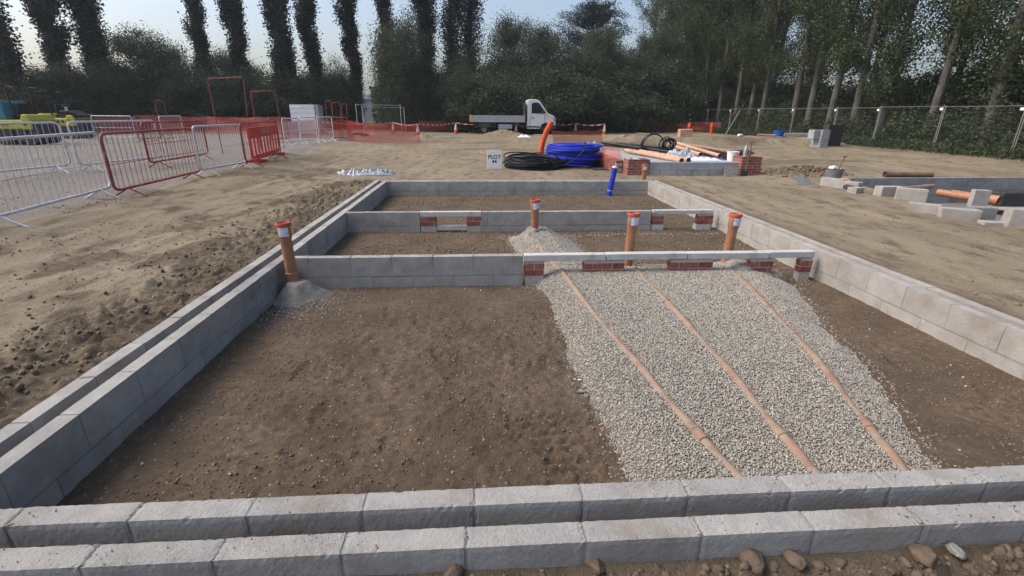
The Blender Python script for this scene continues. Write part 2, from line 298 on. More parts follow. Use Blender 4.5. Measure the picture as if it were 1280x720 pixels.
# ------------------------------------------------------------------ mesh building
class MB:
    def __init__(s): s.v = []; s.f = []; s.m = []; s.uv = None
    def add(s, vs, fs, mi=0):
        o = len(s.v); s.v += [tuple(v) for v in vs]; s.f += [tuple(i+o for i in f) for f in fs]; s.m += [mi]*len(fs); return s
    def box(s, a, b, mi=0, mx=None, j=0.0):
        vs = [Vector((x, y, z)) for x in (a[0], b[0]) for y in (a[1], b[1]) for z in (a[2], b[2])]
        if j: vs = [v+Vector((random.uniform(-j, j), random.uniform(-j, j), random.uniform(-j, j))) for v in vs]
        if mx: vs = [mx@v for v in vs]
        return s.add(vs, [(0, 1, 3, 2), (4, 6, 7, 5), (0, 4, 5, 1), (2, 3, 7, 6), (0, 2, 6, 4), (1, 5, 7, 3)], mi)
    def tube(s, pts, r, n=10, mi=0, caps=True, closed=False):
        pts = [Vector(p) for p in pts]; k = len(pts); rr = r if isinstance(r, (list, tuple)) else [r]*k
        o = len(s.v); ref = None; rings = []
        for i, p in enumerate(pts):
            if closed: t = pts[(i+1) % k]-pts[i-1]
            else: t = pts[min(i+1, k-1)]-pts[max(i-1, 0)]
            t.normalize()
            if ref is None:
                ref = Vector((0, 0, 1)) if abs(t.z) < .9 else Vector((1, 0, 0))
            a = (ref-t*ref.dot(t)).normalized(); ref = a; b = t.cross(a)
            rings.append([p+(a*math.cos(2*math.pi*q/n)+b*math.sin(2*math.pi*q/n))*rr[i] for q in range(n)])
        vs = [v for g in rings for v in g]; fs = []
        for i in range(k if closed else k-1):
            i2 = (i+1) % k
            for q in range(n):
                q2 = (q+1) % n; fs.append((i*n+q, i*n+q2, i2*n+q2, i2*n+q))
        if caps and not closed: fs.append(tuple(range(n-1, -1, -1))); fs.append(tuple((k-1)*n+q for q in range(n)))
        return s.add(vs, fs, mi)
    def lathe(s, prof, n=20, mi=0, mx=None):
        vs = []; k = len(prof)
        for r_, z in prof:
            for q in range(n):
                v = Vector((r_*math.cos(2*math.pi*q/n), r_*math.sin(2*math.pi*q/n), z)); vs.append(mx@v if mx else v)
        fs = [(i*n+q, i*n+(q+1) % n, (i+1)*n+(q+1) % n, (i+1)*n+q) for i in range(k-1) for q in range(n)]
        return s.add(vs, fs, mi)
    def prism(s, poly, y0, y1, mi=0, mx=None):      # poly in XZ
        n = len(poly); vs = [Vector((x, y0, z)) for x, z in poly]+[Vector((x, y1, z)) for x, z in poly]
        if mx: vs = [mx@v for v in vs]
        fs = [tuple(range(n)), tuple(range(2*n-1, n-1, -1))]+[(i, i+n, (i+1) % n+n, (i+1) % n) for i in range(n)]
        return s.add(vs, fs, mi)
    def build(s, name, mats, parent=None, loc=None, smooth=False, bevel=0.0):
        me = bpy.data.meshes.new(name); me.from_pydata(s.v, [], s.f)
        if not isinstance(mats, (list, tuple)): mats = [mats]
        for m in mats: me.materials.append(m)
        me.polygons.foreach_set('material_index', s.m)
        if smooth: me.polygons.foreach_set('use_smooth', [True]*len(s.f))
        me.update(); o = bpy.data.objects.new(name, me); COL.objects.link(o)
        if parent: o.parent = parent
        if loc is not None: o.location = loc
        if bevel:
            md = o.modifiers.new('bevel', 'BEVEL'); md.width = bevel; md.segments = 2; md.limit_method = 'ANGLE'; md.angle_limit = R(40)
        if smooth: 
            md = o.modifiers.new('es', 'EDGE_SPLIT'); md.split_angle = R(42)
        return o
def np_mesh(name, V, Fq, mats, parent=None, smooth=False):
    me = bpy.data.meshes.new(name); V = np.ascontiguousarray(V, dtype=np.float32); Fq = np.ascontiguousarray(Fq, dtype=np.int32)
    nf, k = Fq.shape; me.vertices.add(len(V)); me.vertices.foreach_set('co', V.ravel())
    me.loops.add(nf*k); me.loops.foreach_set('vertex_index', Fq.ravel()); me.polygons.add(nf)
    me.polygons.foreach_set('loop_start', np.arange(0, nf*k, k, dtype=np.int32))
    if smooth: me.polygons.foreach_set('use_smooth', np.ones(nf, bool))
    for m in (mats if isinstance(mats, (list, tuple)) else [mats]): me.materials.append(m)
    me.update(calc_edges=True); me.validate()
    o = bpy.data.objects.new(name, me); COL.objects.link(o)
    if parent: o.parent = parent
    return o
def tag(o, label=None, cat=None, group=None, kind=None):
    if label: o['label'] = label
    if cat: o['category'] = cat
    if group: o['group'] = group
    if kind: o['kind'] = kind
    return o
def thing(name, label, cat, loc=(0, 0, 0), rz=0, group=None):
    o = bpy.data.objects.new(name, None); COL.objects.link(o); o.location = loc; o.rotation_euler = (0, 0, rz); o.empty_display_size = .2
    return tag(o, label, cat, group)
KIDS = {}
def dup(root, loc, rz=0, label=None, group=None, scale=None, rot=None):
    r = root.copy(); COL.objects.link(r); r.location = loc; r.rotation_euler = rot or (0, 0, rz)
    if scale: r.scale = scale
    if label: r['label'] = label
    if group: r['group'] = group
    for ch in [o for o in bpy.data.objects if o.parent == root]:
        c = ch.copy(); COL.objects.link(c); c.parent = r
        for g2 in [o for o in bpy.data.objects if o.parent == ch]:
            d = g2.copy(); COL.objects.link(d); d.parent = c
    return r

# icosphere template for stones
_t = (1+5**.5)/2
ICV = np.array([(-1, _t, 0), (1, _t, 0), (-1, -_t, 0), (1, -_t, 0), (0, -1, _t), (0, 1, _t), (0, -1, -_t), (0, 1, -_t), (_t, 0, -1), (_t, 0, 1), (-_t, 0, -1), (-_t, 0, 1)])/math.hypot(1, _t)
ICF = np.array([(0, 11, 5), (0, 5, 1), (0, 1, 7), (0, 7, 10), (0, 10, 11), (1, 5, 9), (5, 11, 4), (11, 10, 2), (10, 7, 6), (7, 1, 8), (3, 9, 4), (3, 4, 2), (3, 2, 6), (3, 6, 8), (3, 8, 9), (4, 9, 5), (2, 4, 11), (6, 2, 10), (8, 6, 7), (9, 8, 1)])
def ico2():
    V = [tuple(v) for v in ICV]; Fs = []; mid = {}
    def m(a, b):
        k = (min(a, b), max(a, b))
        if k not in mid:
            p = (np.array(V[a])+np.array(V[b]))/2; p /= np.linalg.norm(p); V.append(tuple(p)); mid[k] = len(V)-1
        return mid[k]
    for a, b, c in ICF:
        ab, bc, ca = m(a, b), m(b, c), m(c, a); Fs += [(a, ab, ca), (b, bc, ab), (c, ca, bc), (ab, bc, ca)]
    return np.array(V), np.array(Fs)
IC2V, IC2F = ico2()
def rot_mats(n):
    q = RNG.normal(size=(n, 4)); q /= np.linalg.norm(q, axis=1)[:, None]; w, x, y, z = q.T
    return np.stack([1-2*(y*y+z*z), 2*(x*y-z*w), 2*(x*z+y*w), 2*(x*y+z*w), 1-2*(x*x+z*z), 2*(y*z-x*w), 2*(x*z-y*w), 2*(y*z+x*w), 1-2*(x*x+y*y)], 1).reshape(n, 3, 3)
def stones(name, P, S, m, fine=False, smooth=False, flat=.75, jit=.22, parent=None):
    V0, F0 = (IC2V, IC2F) if fine else (ICV, ICF)
    n = len(P); V = np.repeat(V0[None], n, 0)*(1+RNG.uniform(-jit, jit, (n, len(V0), 1)))
    sc = np.stack([RNG.uniform(.7, 1.25, n), RNG.uniform(.6, 1, n), RNG.uniform(flat-.2, flat+.15, n)], 1)
    V = V*sc[:, None, :]; V = np.einsum('nij,nkj->nki', rot_mats(n), V)*np.asarray(S)[:, None, None] + P[:, None, :]
    Fq = (F0[None]+(np.arange(n)*len(V0))[:, None, None]).reshape(-1, 3)
    return np_mesh(name, V.reshape(-1, 3), Fq, m, parent, smooth)

# ------------------------------------------------------------------ ground sheet
def axis(segs, lo, hi, g):
    a = []
    for s0, s1, st in segs: a += list(np.arange(s0, s1-1e-6, st))
    a.append(segs[-1][1])
    st = segs[-1][2]
    while a[-1] < hi: st *= g; a.append(a[-1]+st)
    st = segs[0][2]; b = []
    x = segs[0][0]
    while x > lo: st *= g; x -= st; b.append(x)
    return np.array(b[::-1]+a)
gx = axis([(-4.2, -2.0, .024), (-2.0, .1, .020), (.1, .7, .013), (.7, 4.3, .024), (4.3, 9, .06)], -900, 900, 1.045)
gy = axis([(0.35, 1.6, .014), (1.6, 2.0, .02), (2.0, 2.7, .013), (2.7, 4.2, .02), (4.2, 8, .035), (8, 13, .05), (13, 31, .18)], -60, 1500, 1.07)
GX, GY = np.meshgrid(gx, gy); GZ = ground(GX, GY)
nx, ny = len(gx), len(gy)
idx = np.arange(nx*ny).reshape(ny, nx)
FQ = np.stack([idx[:-1, :-1], idx[:-1, 1:], idx[1:, 1:], idx[1:, :-1]], -1).reshape(-1, 4)
go = np_mesh('ground', np.stack([GX, GY, GZ], -1).reshape(-1, 3), FQ, MT['earth'], smooth=True); tag(go, kind='structure')
x, y = GX.ravel(), GY.ravel()
inn = ((x > XL-.3) & (x < XR+.3) & (y > YF-.3) & (y < YB+.3)).astype(float)
en = fbm(x*1.7, y*1.7, 51)
dk = band(x, -2.95+.8*0, -2.4, .35)*band(y, -2, 11.8, .6)*np.clip(.75+1.6*en, 0, 1)
dk = np.maximum(dk, (1-ss(1.3, 1.45, y))*np.clip(.95+en, 0, 1))
dk = np.maximum(dk, np.exp(-(((x-8.9)/1.0)**2+((y-13.0)/0.8)**2)))
dk = np.maximum(dk, .85*ss(.07, .15, fbm(x*.9, y*.7, 77, 4, .6))*ss(-2.6, -3.2, x)*ss(-8, -7, x)*(1-ss(14, 22, y)))
dk = np.maximum(dk, .6*ss(.10, .22, fbm(x*.35, y*.8, 62))*(1-inn)*(y > 10)*(1-ss(28, 40, y)))
dk = np.maximum(dk, band(x, 4.28, 4.5, .18)*band(y, 1, 11.6, .5)*.5)
gry_ = band(x, -40, -7.1, .6)*band(y, 4, 33, 3)*np.clip(.8+en, 0, 1)
gry_ = np.maximum(gry_, .85*ss(.1, .5, x-(7.95+.30*(np.minimum(y, 12.5)-7.1)))*ss(6.8, 7.2, y)*(1-ss(11.4, 11.7, y-.07*(x-9)))*(1-ss(24, 25, x)))
grs = np.maximum(ss(20.2, 21.5, x+1.5*en), ss(45, 48, y+2*en))
for nm, a in (('inn', inn), ('dk', dk*(1-inn)), ('gry', gry_), ('grs', grs)):
    at = go.data.attributes.new(nm, 'FLOAT', 'POINT'); at.data.foreach_set('value', a.astype(np.float32))

# ------------------------------------------------------------------ gravel bed with its pipes
ax = np.arange(.2, 4.05, .03); ay = np.arange(YF+.005, 7.5, .03); AX, AY = np.meshgrid(ax, ay); AZ = gravel_top(AX, AY)-.006
ii = np.arange(AX.size).reshape(AX.shape)
q = np.stack([ii[:-1, :-1], ii[:-1, 1:], ii[1:, 1:], ii[1:, :-1]], -1).reshape(-1, 4)
gb = np_mesh('gravel_bed', np.stack([np.minimum(AX, XR-.01), AY, AZ], -1).reshape(-1, 3), q, MT['gravelbase'], smooth=True); tag(gb, kind='stuff')
n = 230000
px = RNG.uniform(.3, 3.9, n); py = RNG.uniform(YF+.02, 7.45, n); g0 = gravel_top(px, py); gr = ground(px, py)
edge = g0-gr
keep = (edge > -0.01) | ((edge > -.06) & (RNG.random(n) < .10))
px, py, z0 = px[keep], py[keep], np.maximum(g0, gr)[keep]
tag(stones('gravel_stones', np.stack([px, py, z0], 1), RNG.uniform(.0042, .0085, len(px))*(1+.15*(py-3)/2), MT['gravel'], jit=.3), kind='stuff')

# ------------------------------------------------------------------ loose clods and pebbles
def scatter(name, n, x0, x1, y0, y1, s0, s1, m, f=None, pw=2.5, fine=False, sink=.3):
    px = RNG.uniform(x0, x1, n); py = RNG.uniform(y0, y1, n)
    if f is not None:
        k = RNG.random(n) < f(px, py); px, py = px[k], py[k]
    S = s0+(s1-s0)*RNG.random(len(px))**pw
    z = ground(px, py)+S*(.6-sink)
    return tag(stones(name, np.stack([px, py, z], 1), S, m, fine=fine), kind='stuff')
nwall = lambda a, b: ((a < XL-.33) | (a > XR+.33) | (b < YF-.33) | (b > YB+.33))*1.0
inw = lambda a, b: ((a > XL+.02) & (a < XR-.02) & (b > YF+.02) & (b < YB-.02) & (np.abs(b-YM1-.05) > .07) & (gravel_top(a, b) < ground(a, b)-.005))*1.0
scatter('front_soil_clods', 14000, -2.4, 3.3, .62, 1.33, .003, .028, MT['clodm'], nwall, 5, True, sink=.85)
scatter('margin_soil_clods', 7000, -3.9, -2.43, .8, 11.5, .003, .030, MT['clodd'], lambda a, b: nwall(a, b)*np.clip(1.2-(-2.5-a)/1.5, 0, 1)*(.35+.65*(fbm(a*2, b*2, 71) > 0)), 4)
scatter('plot_soil_crumbs', 60000, XL, XR, YF, 6.0, .0022, .0105, MT['clodd'], lambda a, b: inw(a, b)*(.25+.75*(fbm(a*1.5, b*1.5, 73) > -.05)), 5)
scatter('plot_pebbles', 1300, XL, XR, YF, YM2, .003, .013, MT['pebble'], inw, 4)
scatter('far_plot_crumbs', 7000, XL, XR, YM1+.15, YB-.05, .006, .022, MT['clod'], inw, 3)
scatter('track_crumbs', 9000, -7, -2.45, 1, 14, .003, .02, MT['clod'], lambda a, b: nwall(a, b)*(fbm(a*1.2, b*.6, 75) > .08), 4)
scatter('track_pebbles', 3000, 4.3, 11, 3, 16, .005, .022, MT['clod'], lambda a, b: .25+.75*(a < 5.1), 4)
scatter('spoil_clods', 1500, 7.6, 10.4, 11.9, 14.3, .01, .07, MT['clodd'], lambda a, b: np.exp(-(((a-8.9)/1.0)**2+((b-13.0)/0.8)**2)), 2.5)
scatter('compound_stones', 3500, -14, -7.3, 6, 20, .006, .018, MT['pebble'], None, 2.5)

# ------------------------------------------------------------------ block walls
def noisy_block(mb, o, L_, T, Hh, ax, mi=0, fine=False, amp=.0011):
    """block: o = corner, L_ along ax ('x' or 'y'), T thick, Hh high"""
    nl, nt_, nh = ((26, 7, 9) if fine else (6, 2, 2))
    grid = {}; vs = []; fs = []
    ph = random.uniform(0, 99)
    def vid(i, j, k):
        key = (i, j, k)
        if key not in grid:
            u, v, w = i/nl*L_, j/nt_*T, k/nh*Hh
            c = 0
            on = (i in (0, nl))+(j in (0, nt_))+(k in (0, nh))
            grid[key] = len(vs)
            if on >= 2:
                c = (.0012 if fine else .0010)*(1+random.random()*1.5)
                if fine and random.random() < .035: c += random.uniform(.002, .007)
            cu, cv, cw = L_/2, T/2, Hh/2
            d = Vector(((cu-u)/cu if i in (0, nl) else 0, (cv-v)/cv if j in (0, nt_) else 0, (cw-w)/cw if k in (0, nh) else 0))*c
            a = amp*(1 if fine else .6)
            d += Vector((random.uniform(-a, a), random.uniform(-a, a), random.uniform(-a, a)))*.55
            p = Vector((u, v, w))+d
            if ax == 'y': p = Vector((p.y, p.x, p.z))
            vs.append(Vector(o)+p)
        return grid[key]
    def face(a): fs.append(a if ax == 'x' else a[::-1])
    for i in range(nl):
        for k in range(nh):
            face((vid(i, 0, k), vid(i+1, 0, k), vid(i+1, 0, k+1), vid(i, 0, k+1)))
            face((vid(i, nt_, k+1), vid(i+1, nt_, k+1), vid(i+1, nt_, k), vid(i, nt_, k)))
    for i in range(nl):
        for j in range(nt_):
            face((vid(i, j, nh), vid(i+1, j, nh), vid(i+1, j+1, nh), vid(i, j+1, nh)))
    for j in range(nt_):
        for k in range(nh):
            face((vid(0, j, k+1), vid(0, j+1, k+1), vid(0, j+1, k), vid(0, j, k)))
            face((vid(nl, j, k), vid(nl, j+1, k), vid(nl, j+1, k+1), vid(nl, j, k+1)))
    mb.add(vs, fs, mi)
def block_wall(label, ax, a, b, c, t=.10, top=0.0, courses=2, m='block', off=0.0, fine=False, name='block_wall', Lb=.444, Hb=.218, small=None, group='blockwork walls of the open foundation', skips=()):
    """runs along ax from a to b; c = low side of its thickness"""
    o = thing(name, label, 'wall', ((a+b)/2 if ax == 'x' else c+t/2, c+t/2 if ax == 'x' else (a+b)/2, top-courses*(Hb+.01)), 0, group)
    mb = MB(); mo = MB(); base = Vector(o.location); step = .45
    for k in range(courses):
        z1 = top-k*(Hb+.01); z0 = z1-Hb; s = a+off+(step/2 if k % 2 else 0)
        while s > a+.001: s -= step
        x0 = s
        while x0 < b-.02:
            u0, u1 = max(x0, a), min(x0+Lb, b)
            if small and u0 < small[1]-.05 and u1 > small[0]+.05:
                x0 += step; continue
            if u1-u0 > .03 and (k, round(u0, 0)) not in skips:
                dz = random.uniform(-.0018, .0018); dt = random.uniform(-.001, .001)
                pt = (u0, c+dt, z0+dz) if ax == 'x' else (c+dt, u0, z0+dz)
                noisy_block(mb, Vector(pt)-base, u1-u0, t, Hb, ax, 0, fine and k == 0)
            x0 += step
        lo = (a+.004, c+.0038, z0-.0097) if ax == 'x' else (c+.0038, a+.004, z0-.0097); hi = (b-.004, c+t-.0038, z1-.005) if ax == 'x' else (c+t-.0038, b-.004, z1-.005)
        mo.box(Vector(lo)-base, Vector(hi)-base)
    # smears of mortar on the joints
    s = a+off
    while s > a: s -= step
    mb.build('blockwork', MT[m], o)
    if small:
        ms = MB()
        zz = top-.065; k = 0
        while zz > top-.45:
            yy = small[0]-(.1125 if k % 2 else 0)
            while yy < small[1]-.02:
                y0, y1 = max(yy, small[0]), min(yy+.215, small[1])
                if y1-y0 > .02: ms.box(Vector((c+.001, y0, zz))-base, Vector((c+t+.002, y1, zz+.064))-base, j=.0015)
                yy += .225
            zz -= .075; k += 1
        ms.build('coursing_bricks', MT['block_dark'], o, bevel=.003)
    while s < b-step:
        s += step
        if random.random() < .8:
            r0 = random.uniform(.006, .012); w = t*random.uniform(.75, .95)
            pts = []
            for i in range(9):
                v = -w/2+w*i/8; pts.append((v, random.uniform(-.006, .006)))
            for i, (v, d) in enumerate(pts[:-1]):
                v2, d2 = pts[i+1]
                if ax == 'x': A = Vector((s-.005+d, c+t/2+v, top-.0075)); B = Vector((s-.005+d2, c+t/2+v2, top-.0075))
                else: A = Vector((c+t/2+v, s-.005+d, top-.0075)); B = Vector((c+t/2+v2, s-.005+d2, top-.0075))
                mo.tube([A-base, B-base], r0*random.uniform(.8, 1.3), 6)
    mo.build('mortar', MT['mortar'], o)
    return o
block_wall('inner block wall across the front, its joints beside the soil and gravel, second from the bottom edge', 'x', XL, XR+.1, YF-.10, off=.28, fine=True)
block_wall('outer block wall across the front, lowest in the picture with clods heaped against it', 'x', XL-.3, XR+.3, YF-.30, off=.10, fine=True, top=-.002)
block_wall('dark inner block wall down the left side, facing the brown soil', 'y', YF-.1+.1, YB, XL-.10, off=.2, small=(4.15, 5.05))
block_wall('outer block wall down the left side, against the churned earth bank', 'y', YF-.2, YB+.3, XL-.30, off=.35, top=-.004)
block_wall('pale warm inner block wall down the right side of the plot', 'y', YF, YB, XR, off=.1, m='block_warm')
block_wall('outer block wall down the right side, level with the tan earth track', 'y', YF-.2, YB+.3, XR+.20, off=.3, m='block_warm', top=-.012)
block_wall('inner block wall closing the far end of the plot, below the plot sign', 'x', XL-.1, XR+.1, YB, off=.16)
block_wall('outer block wall at the far end, on the side of the coiled pipes', 'x', XL-.2, XR+.2, YB+.20, off=.3, top=-.006)
def X1(px_, Y): return PY(px_, 320, Y).x
xa = X1(655, YM1)
block_wall('nearer cross wall of blocks starting at the left pipe and ending at the lintels', 'x', XL+.002, xa-.01, YM1, off=.24, top=-.001)
def X2(p): return PY(p, 265, YM2).x
# second cross wall in two lengths
block_wall('far cross wall, short left length up to the brick-sided opening', 'x', XL+.002, X2(524), YM2, off=.3, top=-.001, m='block')
block_wall('far cross wall, middle length between the brick-sided opening and the right pier', 'x', X2(602), X2(815), YM2, off=.1, top=-.001, m='block')

def bricks(mb, x0, x1, y0, y1, z0, z1, L_=.215, h=.065):
    z = z0; k = 0
    while z+h*.6 < z1+.001:
        zt = min(z+h, z1); x_ = x0-(L_/2+.005 if k % 2 else 0)
        while x_ < x1-.02:
            a, b = max(x_, x0), min(x_+L_, x1)
            if b-a > .02: mb.box((a, y0, z), (b, y1, zt), j=.0012)
            x_ += L_+.01
        z += h+.01; k += 1
def brick_pier(label, x0, x1, y0, y1, z0, z1, name='brick_pier', group='brick piers under the lintels', L_=.215):
    o = thing(name, label, 'brick pier', ((x0+x1)/2, (y0+y1)/2, z0), 0, group); b = Vector(o.location)
    mb = MB(); bricks(mb, x0-b.x, x1-b.x, y0-b.y, y1-b.y, 0, z1-z0, L_); mb.build('brickwork', MT['brick'], o, bevel=.002)
    mo = MB(); mo.box((x0-b.x+.004, y0-b.y+.004, -.12), (x1-b.x-.004, y1-b.y-.004, z1-z0-.002)); mo.build('mortar', MT['mortar_pale'], o)
    return o
zl0, zl1 = -.068, .004
pl = ['first brick pier of the near lintel run, next to the end of the block wall', 'second brick pier of the near lintel run, between the first two gravel-laid pipes',
      'widest brick pier of the near lintel run, between the middle and right gravel-laid pipes', 'fourth brick pier of the near lintel run, at the right edge of the gravel', 'last narrow brick pier of the near lintel run, against the right wall']
for (p0, p1), lb in zip(((656, 681), (730, 782), (839, 893), (940, 969), (1003, 1018)), pl):
    brick_pier(lb, X1(p0, YM1)+.004, X1(p1, YM1), YM1+.004, YM1+.10, -.245 if p0 != 656 else -.24, zl0-.001)
foot = MB(); foot.box((X1(935, YM1)-0, YM1-.01, -.5), (X1(965, YM1), YM1+.11, -.252)); tag(foot.build('footing_block', MT['block']), 'grey footing block under the fourth brick pier of the near lintels', 'block')
ll = ['leftmost concrete lintel over the gravel, butting the block wall', 'second concrete lintel from the left over the gravel', 'third concrete lintel from the left, in front of the rightmost capped riser', 'short last concrete lintel reaching over bare soil to the right wall']
ed = [655, 758, 860, 962, 1019.5]
for i in range(4):
    mb = MB(); a, b = X1(ed[i], YM1)+.006, X1(ed[i+1], YM1)-.006
    dz = (0, .003, .0, .004)[i]; L_ = b-a
    mb.box((-L_/2, -.052, 0), (L_/2, .050, zl1-zl0)); o = mb.build('concrete_lintel', MT['lintel'], loc=((a+b)/2, YM1+.05+.002*i, zl0+dz), bevel=.005)
    o.rotation_euler = (0, 0, R((0, .3, -.3, .2)[i])); tag(o, ll[i], 'lintel', 'concrete lintels on the cross walls')
# far cross wall: opening with brick sides, and beam at the right
a, b = X2(524), X2(602)
mb = MB(); mb.box((a+.01-(a+b)/2, 0, 0), (b-.01-(a+b)/2, .1, .075)); tag(mb.build('concrete_lintel', MT['lintel'], loc=((a+b)/2, YM2-.001, -.073), bevel=.004), 'short lintel over the opening with brick sides in the far cross wall', 'lintel', 'concrete lintels on the cross walls')
brick_pier('left brick side of the opening in the far cross wall', a+.004, X2(545), YM2+.002, YM2+.1, -.225, -.075)
brick_pier('right brick side of the opening in the far cross wall', X2(583), b-.004, YM2+.002, YM2+.1, -.225, -.075)
mb = MB(); mb.box((X2(545)+.002, YM2+.01, -.30), (X2(583)-.002, YM2+.09, -.228)); tag(mb.build('sill_block', MT['lintel'], bevel=.004), 'pale sill at the bottom of the brick-sided opening in the far cross wall', 'sill')
a, b = X2(817), X2(892); mb = MB(); mb.box((-(b-a)/2, 0, 0), ((b-a)/2, .1, .06)); tag(mb.build('concrete_lintel', MT['lintel'], loc=((a+b)/2, YM2-.001, -.05), bevel=.004), 'lintel at the right end of the far cross wall, bridging two brick piers', 'lintel', 'concrete lintels on the cross walls')
brick_pier('dark brick pier ending the far cross wall, left end of the rear lintel', X2(817), X2(831), YM2+.002, YM2+.1, -.225, -.052)
brick_pier('brick pier under the right end of the rear lintel, against the right wall', X2(873), X2(893), YM2+.002, YM2+.1, -.225, -.052)
mb = MB(); mb.box((X2(817), YM2-.01, -.5), (X2(831), YM2+.11, -.235)); tag(mb.build('footing_block', MT['lintel']), 'pale footing block beneath the dark brick pier of the far cross wall', 'block')
mb = MB(); mb.box((X2(872), YM2-.01, -.5), (X2(890), YM2+.11, -.235)); tag(mb.build('footing_block', MT['lintel']), 'pale footing block beneath the brick pier by the right wall', 'block')

# ------------------------------------------------------------------ risers
def heap(label, x_, y_, r_, h, m='cement', name='cement_heap', z=None, flat=0.0, stuff=True):
    n_, k_ = 30, 12; vs = []; fs = []; z = gz(x_, y_)-.03 if z is None else z; ph = random.uniform(0, 9)
    for i in range(k_+1):
        t = i/k_; 
        for q in range(n_):
            a = 2*math.pi*q/n_; rr = r_*t*(1+.13*math.sin(3*a+ph)+.08*math.sin(5*a+2*ph)); hh = h*min(1, (1-t)*1.5)**1.1*(1-.12*t)
            xx, yy = rr*math.cos(a), rr*math.sin(a)
            hh *= 1+.25*float(fbm(np.array([xx*14+ph]), np.array([yy*14.0]), 3)[0])
            vs.append((xx, yy, hh))
    for i in range(k_):
        for q in range(n_): fs.append((i*n_+q, (i+1)*n_+q, (i+1)*n_+(q+1) % n_, i*n_+(q+1) % n_))
    mb = MB(); mb.add(vs, fs); o = mb.build(name, MT[m], loc=(x_, y_, z), smooth=True)
    return tag(o, label, 'heap')
def riser(label, x_, y_, z0, z1, lean=0, leany=0, r_=.056, cap=True):
    o = thing('riser_pipe', label, 'pipe', (x_, y_, z0), 0, 'capped terracotta riser pipes'); o.rotation_euler = (leany, lean, random.uniform(-.3, .3)*0)
    H_ = z1-z0; mb = MB()
    prof = [(r_, -.15), (r_, H_*.28), (r_+.007, H_*.28+.004), (r_+.007, H_*.28+.022), (r_, H_*.28+.026), (r_, H_-.17), (r_+.010, H_-.155), (r_+.010, H_-.03), (r_+.004, H_-.028)]
    mb.lathe(prof, 28); mb.build('pipe_barrel', MT['terra'], o, smooth=True)
    c = MB(); c.lathe([(r_+.006, H_-.032), (r_+.019, H_-.032), (r_+.021, H_-.008), (r_+.017, H_), (r_+.004, H_), (r_-.002, H_-.018), (0.0001, H_-.018)], 28); c.build('cap', MT['redcap'], o, smooth=True)
    l = MB(); vs = []; fs = []; k_ = 8; w = .75
    for i in range(k_+1):
        a = -math.pi/2+.18-w+2*w*i/k_
        for z_ in (H_-.135, H_-.045): vs.append(((r_+.0125)*math.cos(a), (r_+.0125)*math.sin(a), z_))
    for i in range(k_): fs.append((2*i, 2*i+2, 2*i+3, 2*i+1))
    l.add(vs, fs); l.build('sticker', MT['label'], o, smooth=True)
    return o
RA = (-1.985, 4.955)
riser('riser pipe at the left wall standing in a cement heap', RA[0], RA[1], -.33, .44, lean=-.02)
heap('cement heap around the riser pipe at the left wall', RA[0]+.05, RA[1]-.04, .29, .17, z=-.35)
pc = PZ(668, 297, -.22); riser('riser pipe alone between the two cross walls, rising from a gravel heap', pc.x, pc.y, -.3, PY(668, 249, pc.y).z)
heap('conical heap of gravel around the riser between the two cross walls', pc.x-.02, pc.y-.06, .27, .30, m='cement', name='gravel_heap', z=-.36)
pd = (PY(787, 300, 5.44).x, 5.44); riser('riser pipe just behind the second lintel, middle of the front three', pd[0], pd[1], -.33, PY(789, 266, 5.44).z, lean=.03)
pe = (PY(911, 300, 5.50).x, 5.50); riser('riser pipe just behind the third lintel, nearest the right wall', pe[0], pe[1], -.33, PY(917, 267, 5.5).z, lean=.05)
heap('grey cement patch spilling under the lintel below the right riser', pe[0]+.12, 5.33, .34, .13, z=-.27)
pf = PZ(803, 238, -.28); riser('smallest, farthest riser pipe in the back right corner', pf.x, pf.y, -.36, PY(804, 205, pf.y).z, lean=.0)
heap('small cement collar at the foot of the farthest riser', pf.x, pf.y-.02, .26, .12, z=-.36)
for (hx, hy, nn) in ((RA[0]+.12, RA[1]-.25, 1500),):
    a = RNG.normal(size=(nn, 2))*np.array([.28, .28])+np.array([hx, hy]); a = a[(a[:, 0] > XL+.02) & (a[:, 1] < YM1-.01)]
    tag(stones('grey_chippings', np.column_stack([a, ground(a[:, 0], a[:, 1])+.004]), RNG.uniform(.003, .010, len(a)), MT['gravel']), kind='stuff')

# blue stub pipe with white end
p0 = PZ(761, 245, -.32); p1 = PY(769, 209, p0.y+.05)
o = thing('service_pipe', 'short blue service pipe leaning against the far end wall, white tape on its top', 'pipe', p0)
d = p1-p0; mb = MB(); mb.tube([d*-.15, d*.25, d*.5, d*.75, d], .062, 18); mb.build('pipe_barrel', MT['blue'], o, smooth=True)
mb = MB(); mb.tube([d*.97, d*1.03, d*1.035], [.066, .066, .04], 16); mb.build('end_tape', MT['white'], o, smooth=True)
mb = MB(); mb.tube([d*.17, d*.21], .067, 16); mb.build('joint_ring', MT['film'], o, smooth=True)

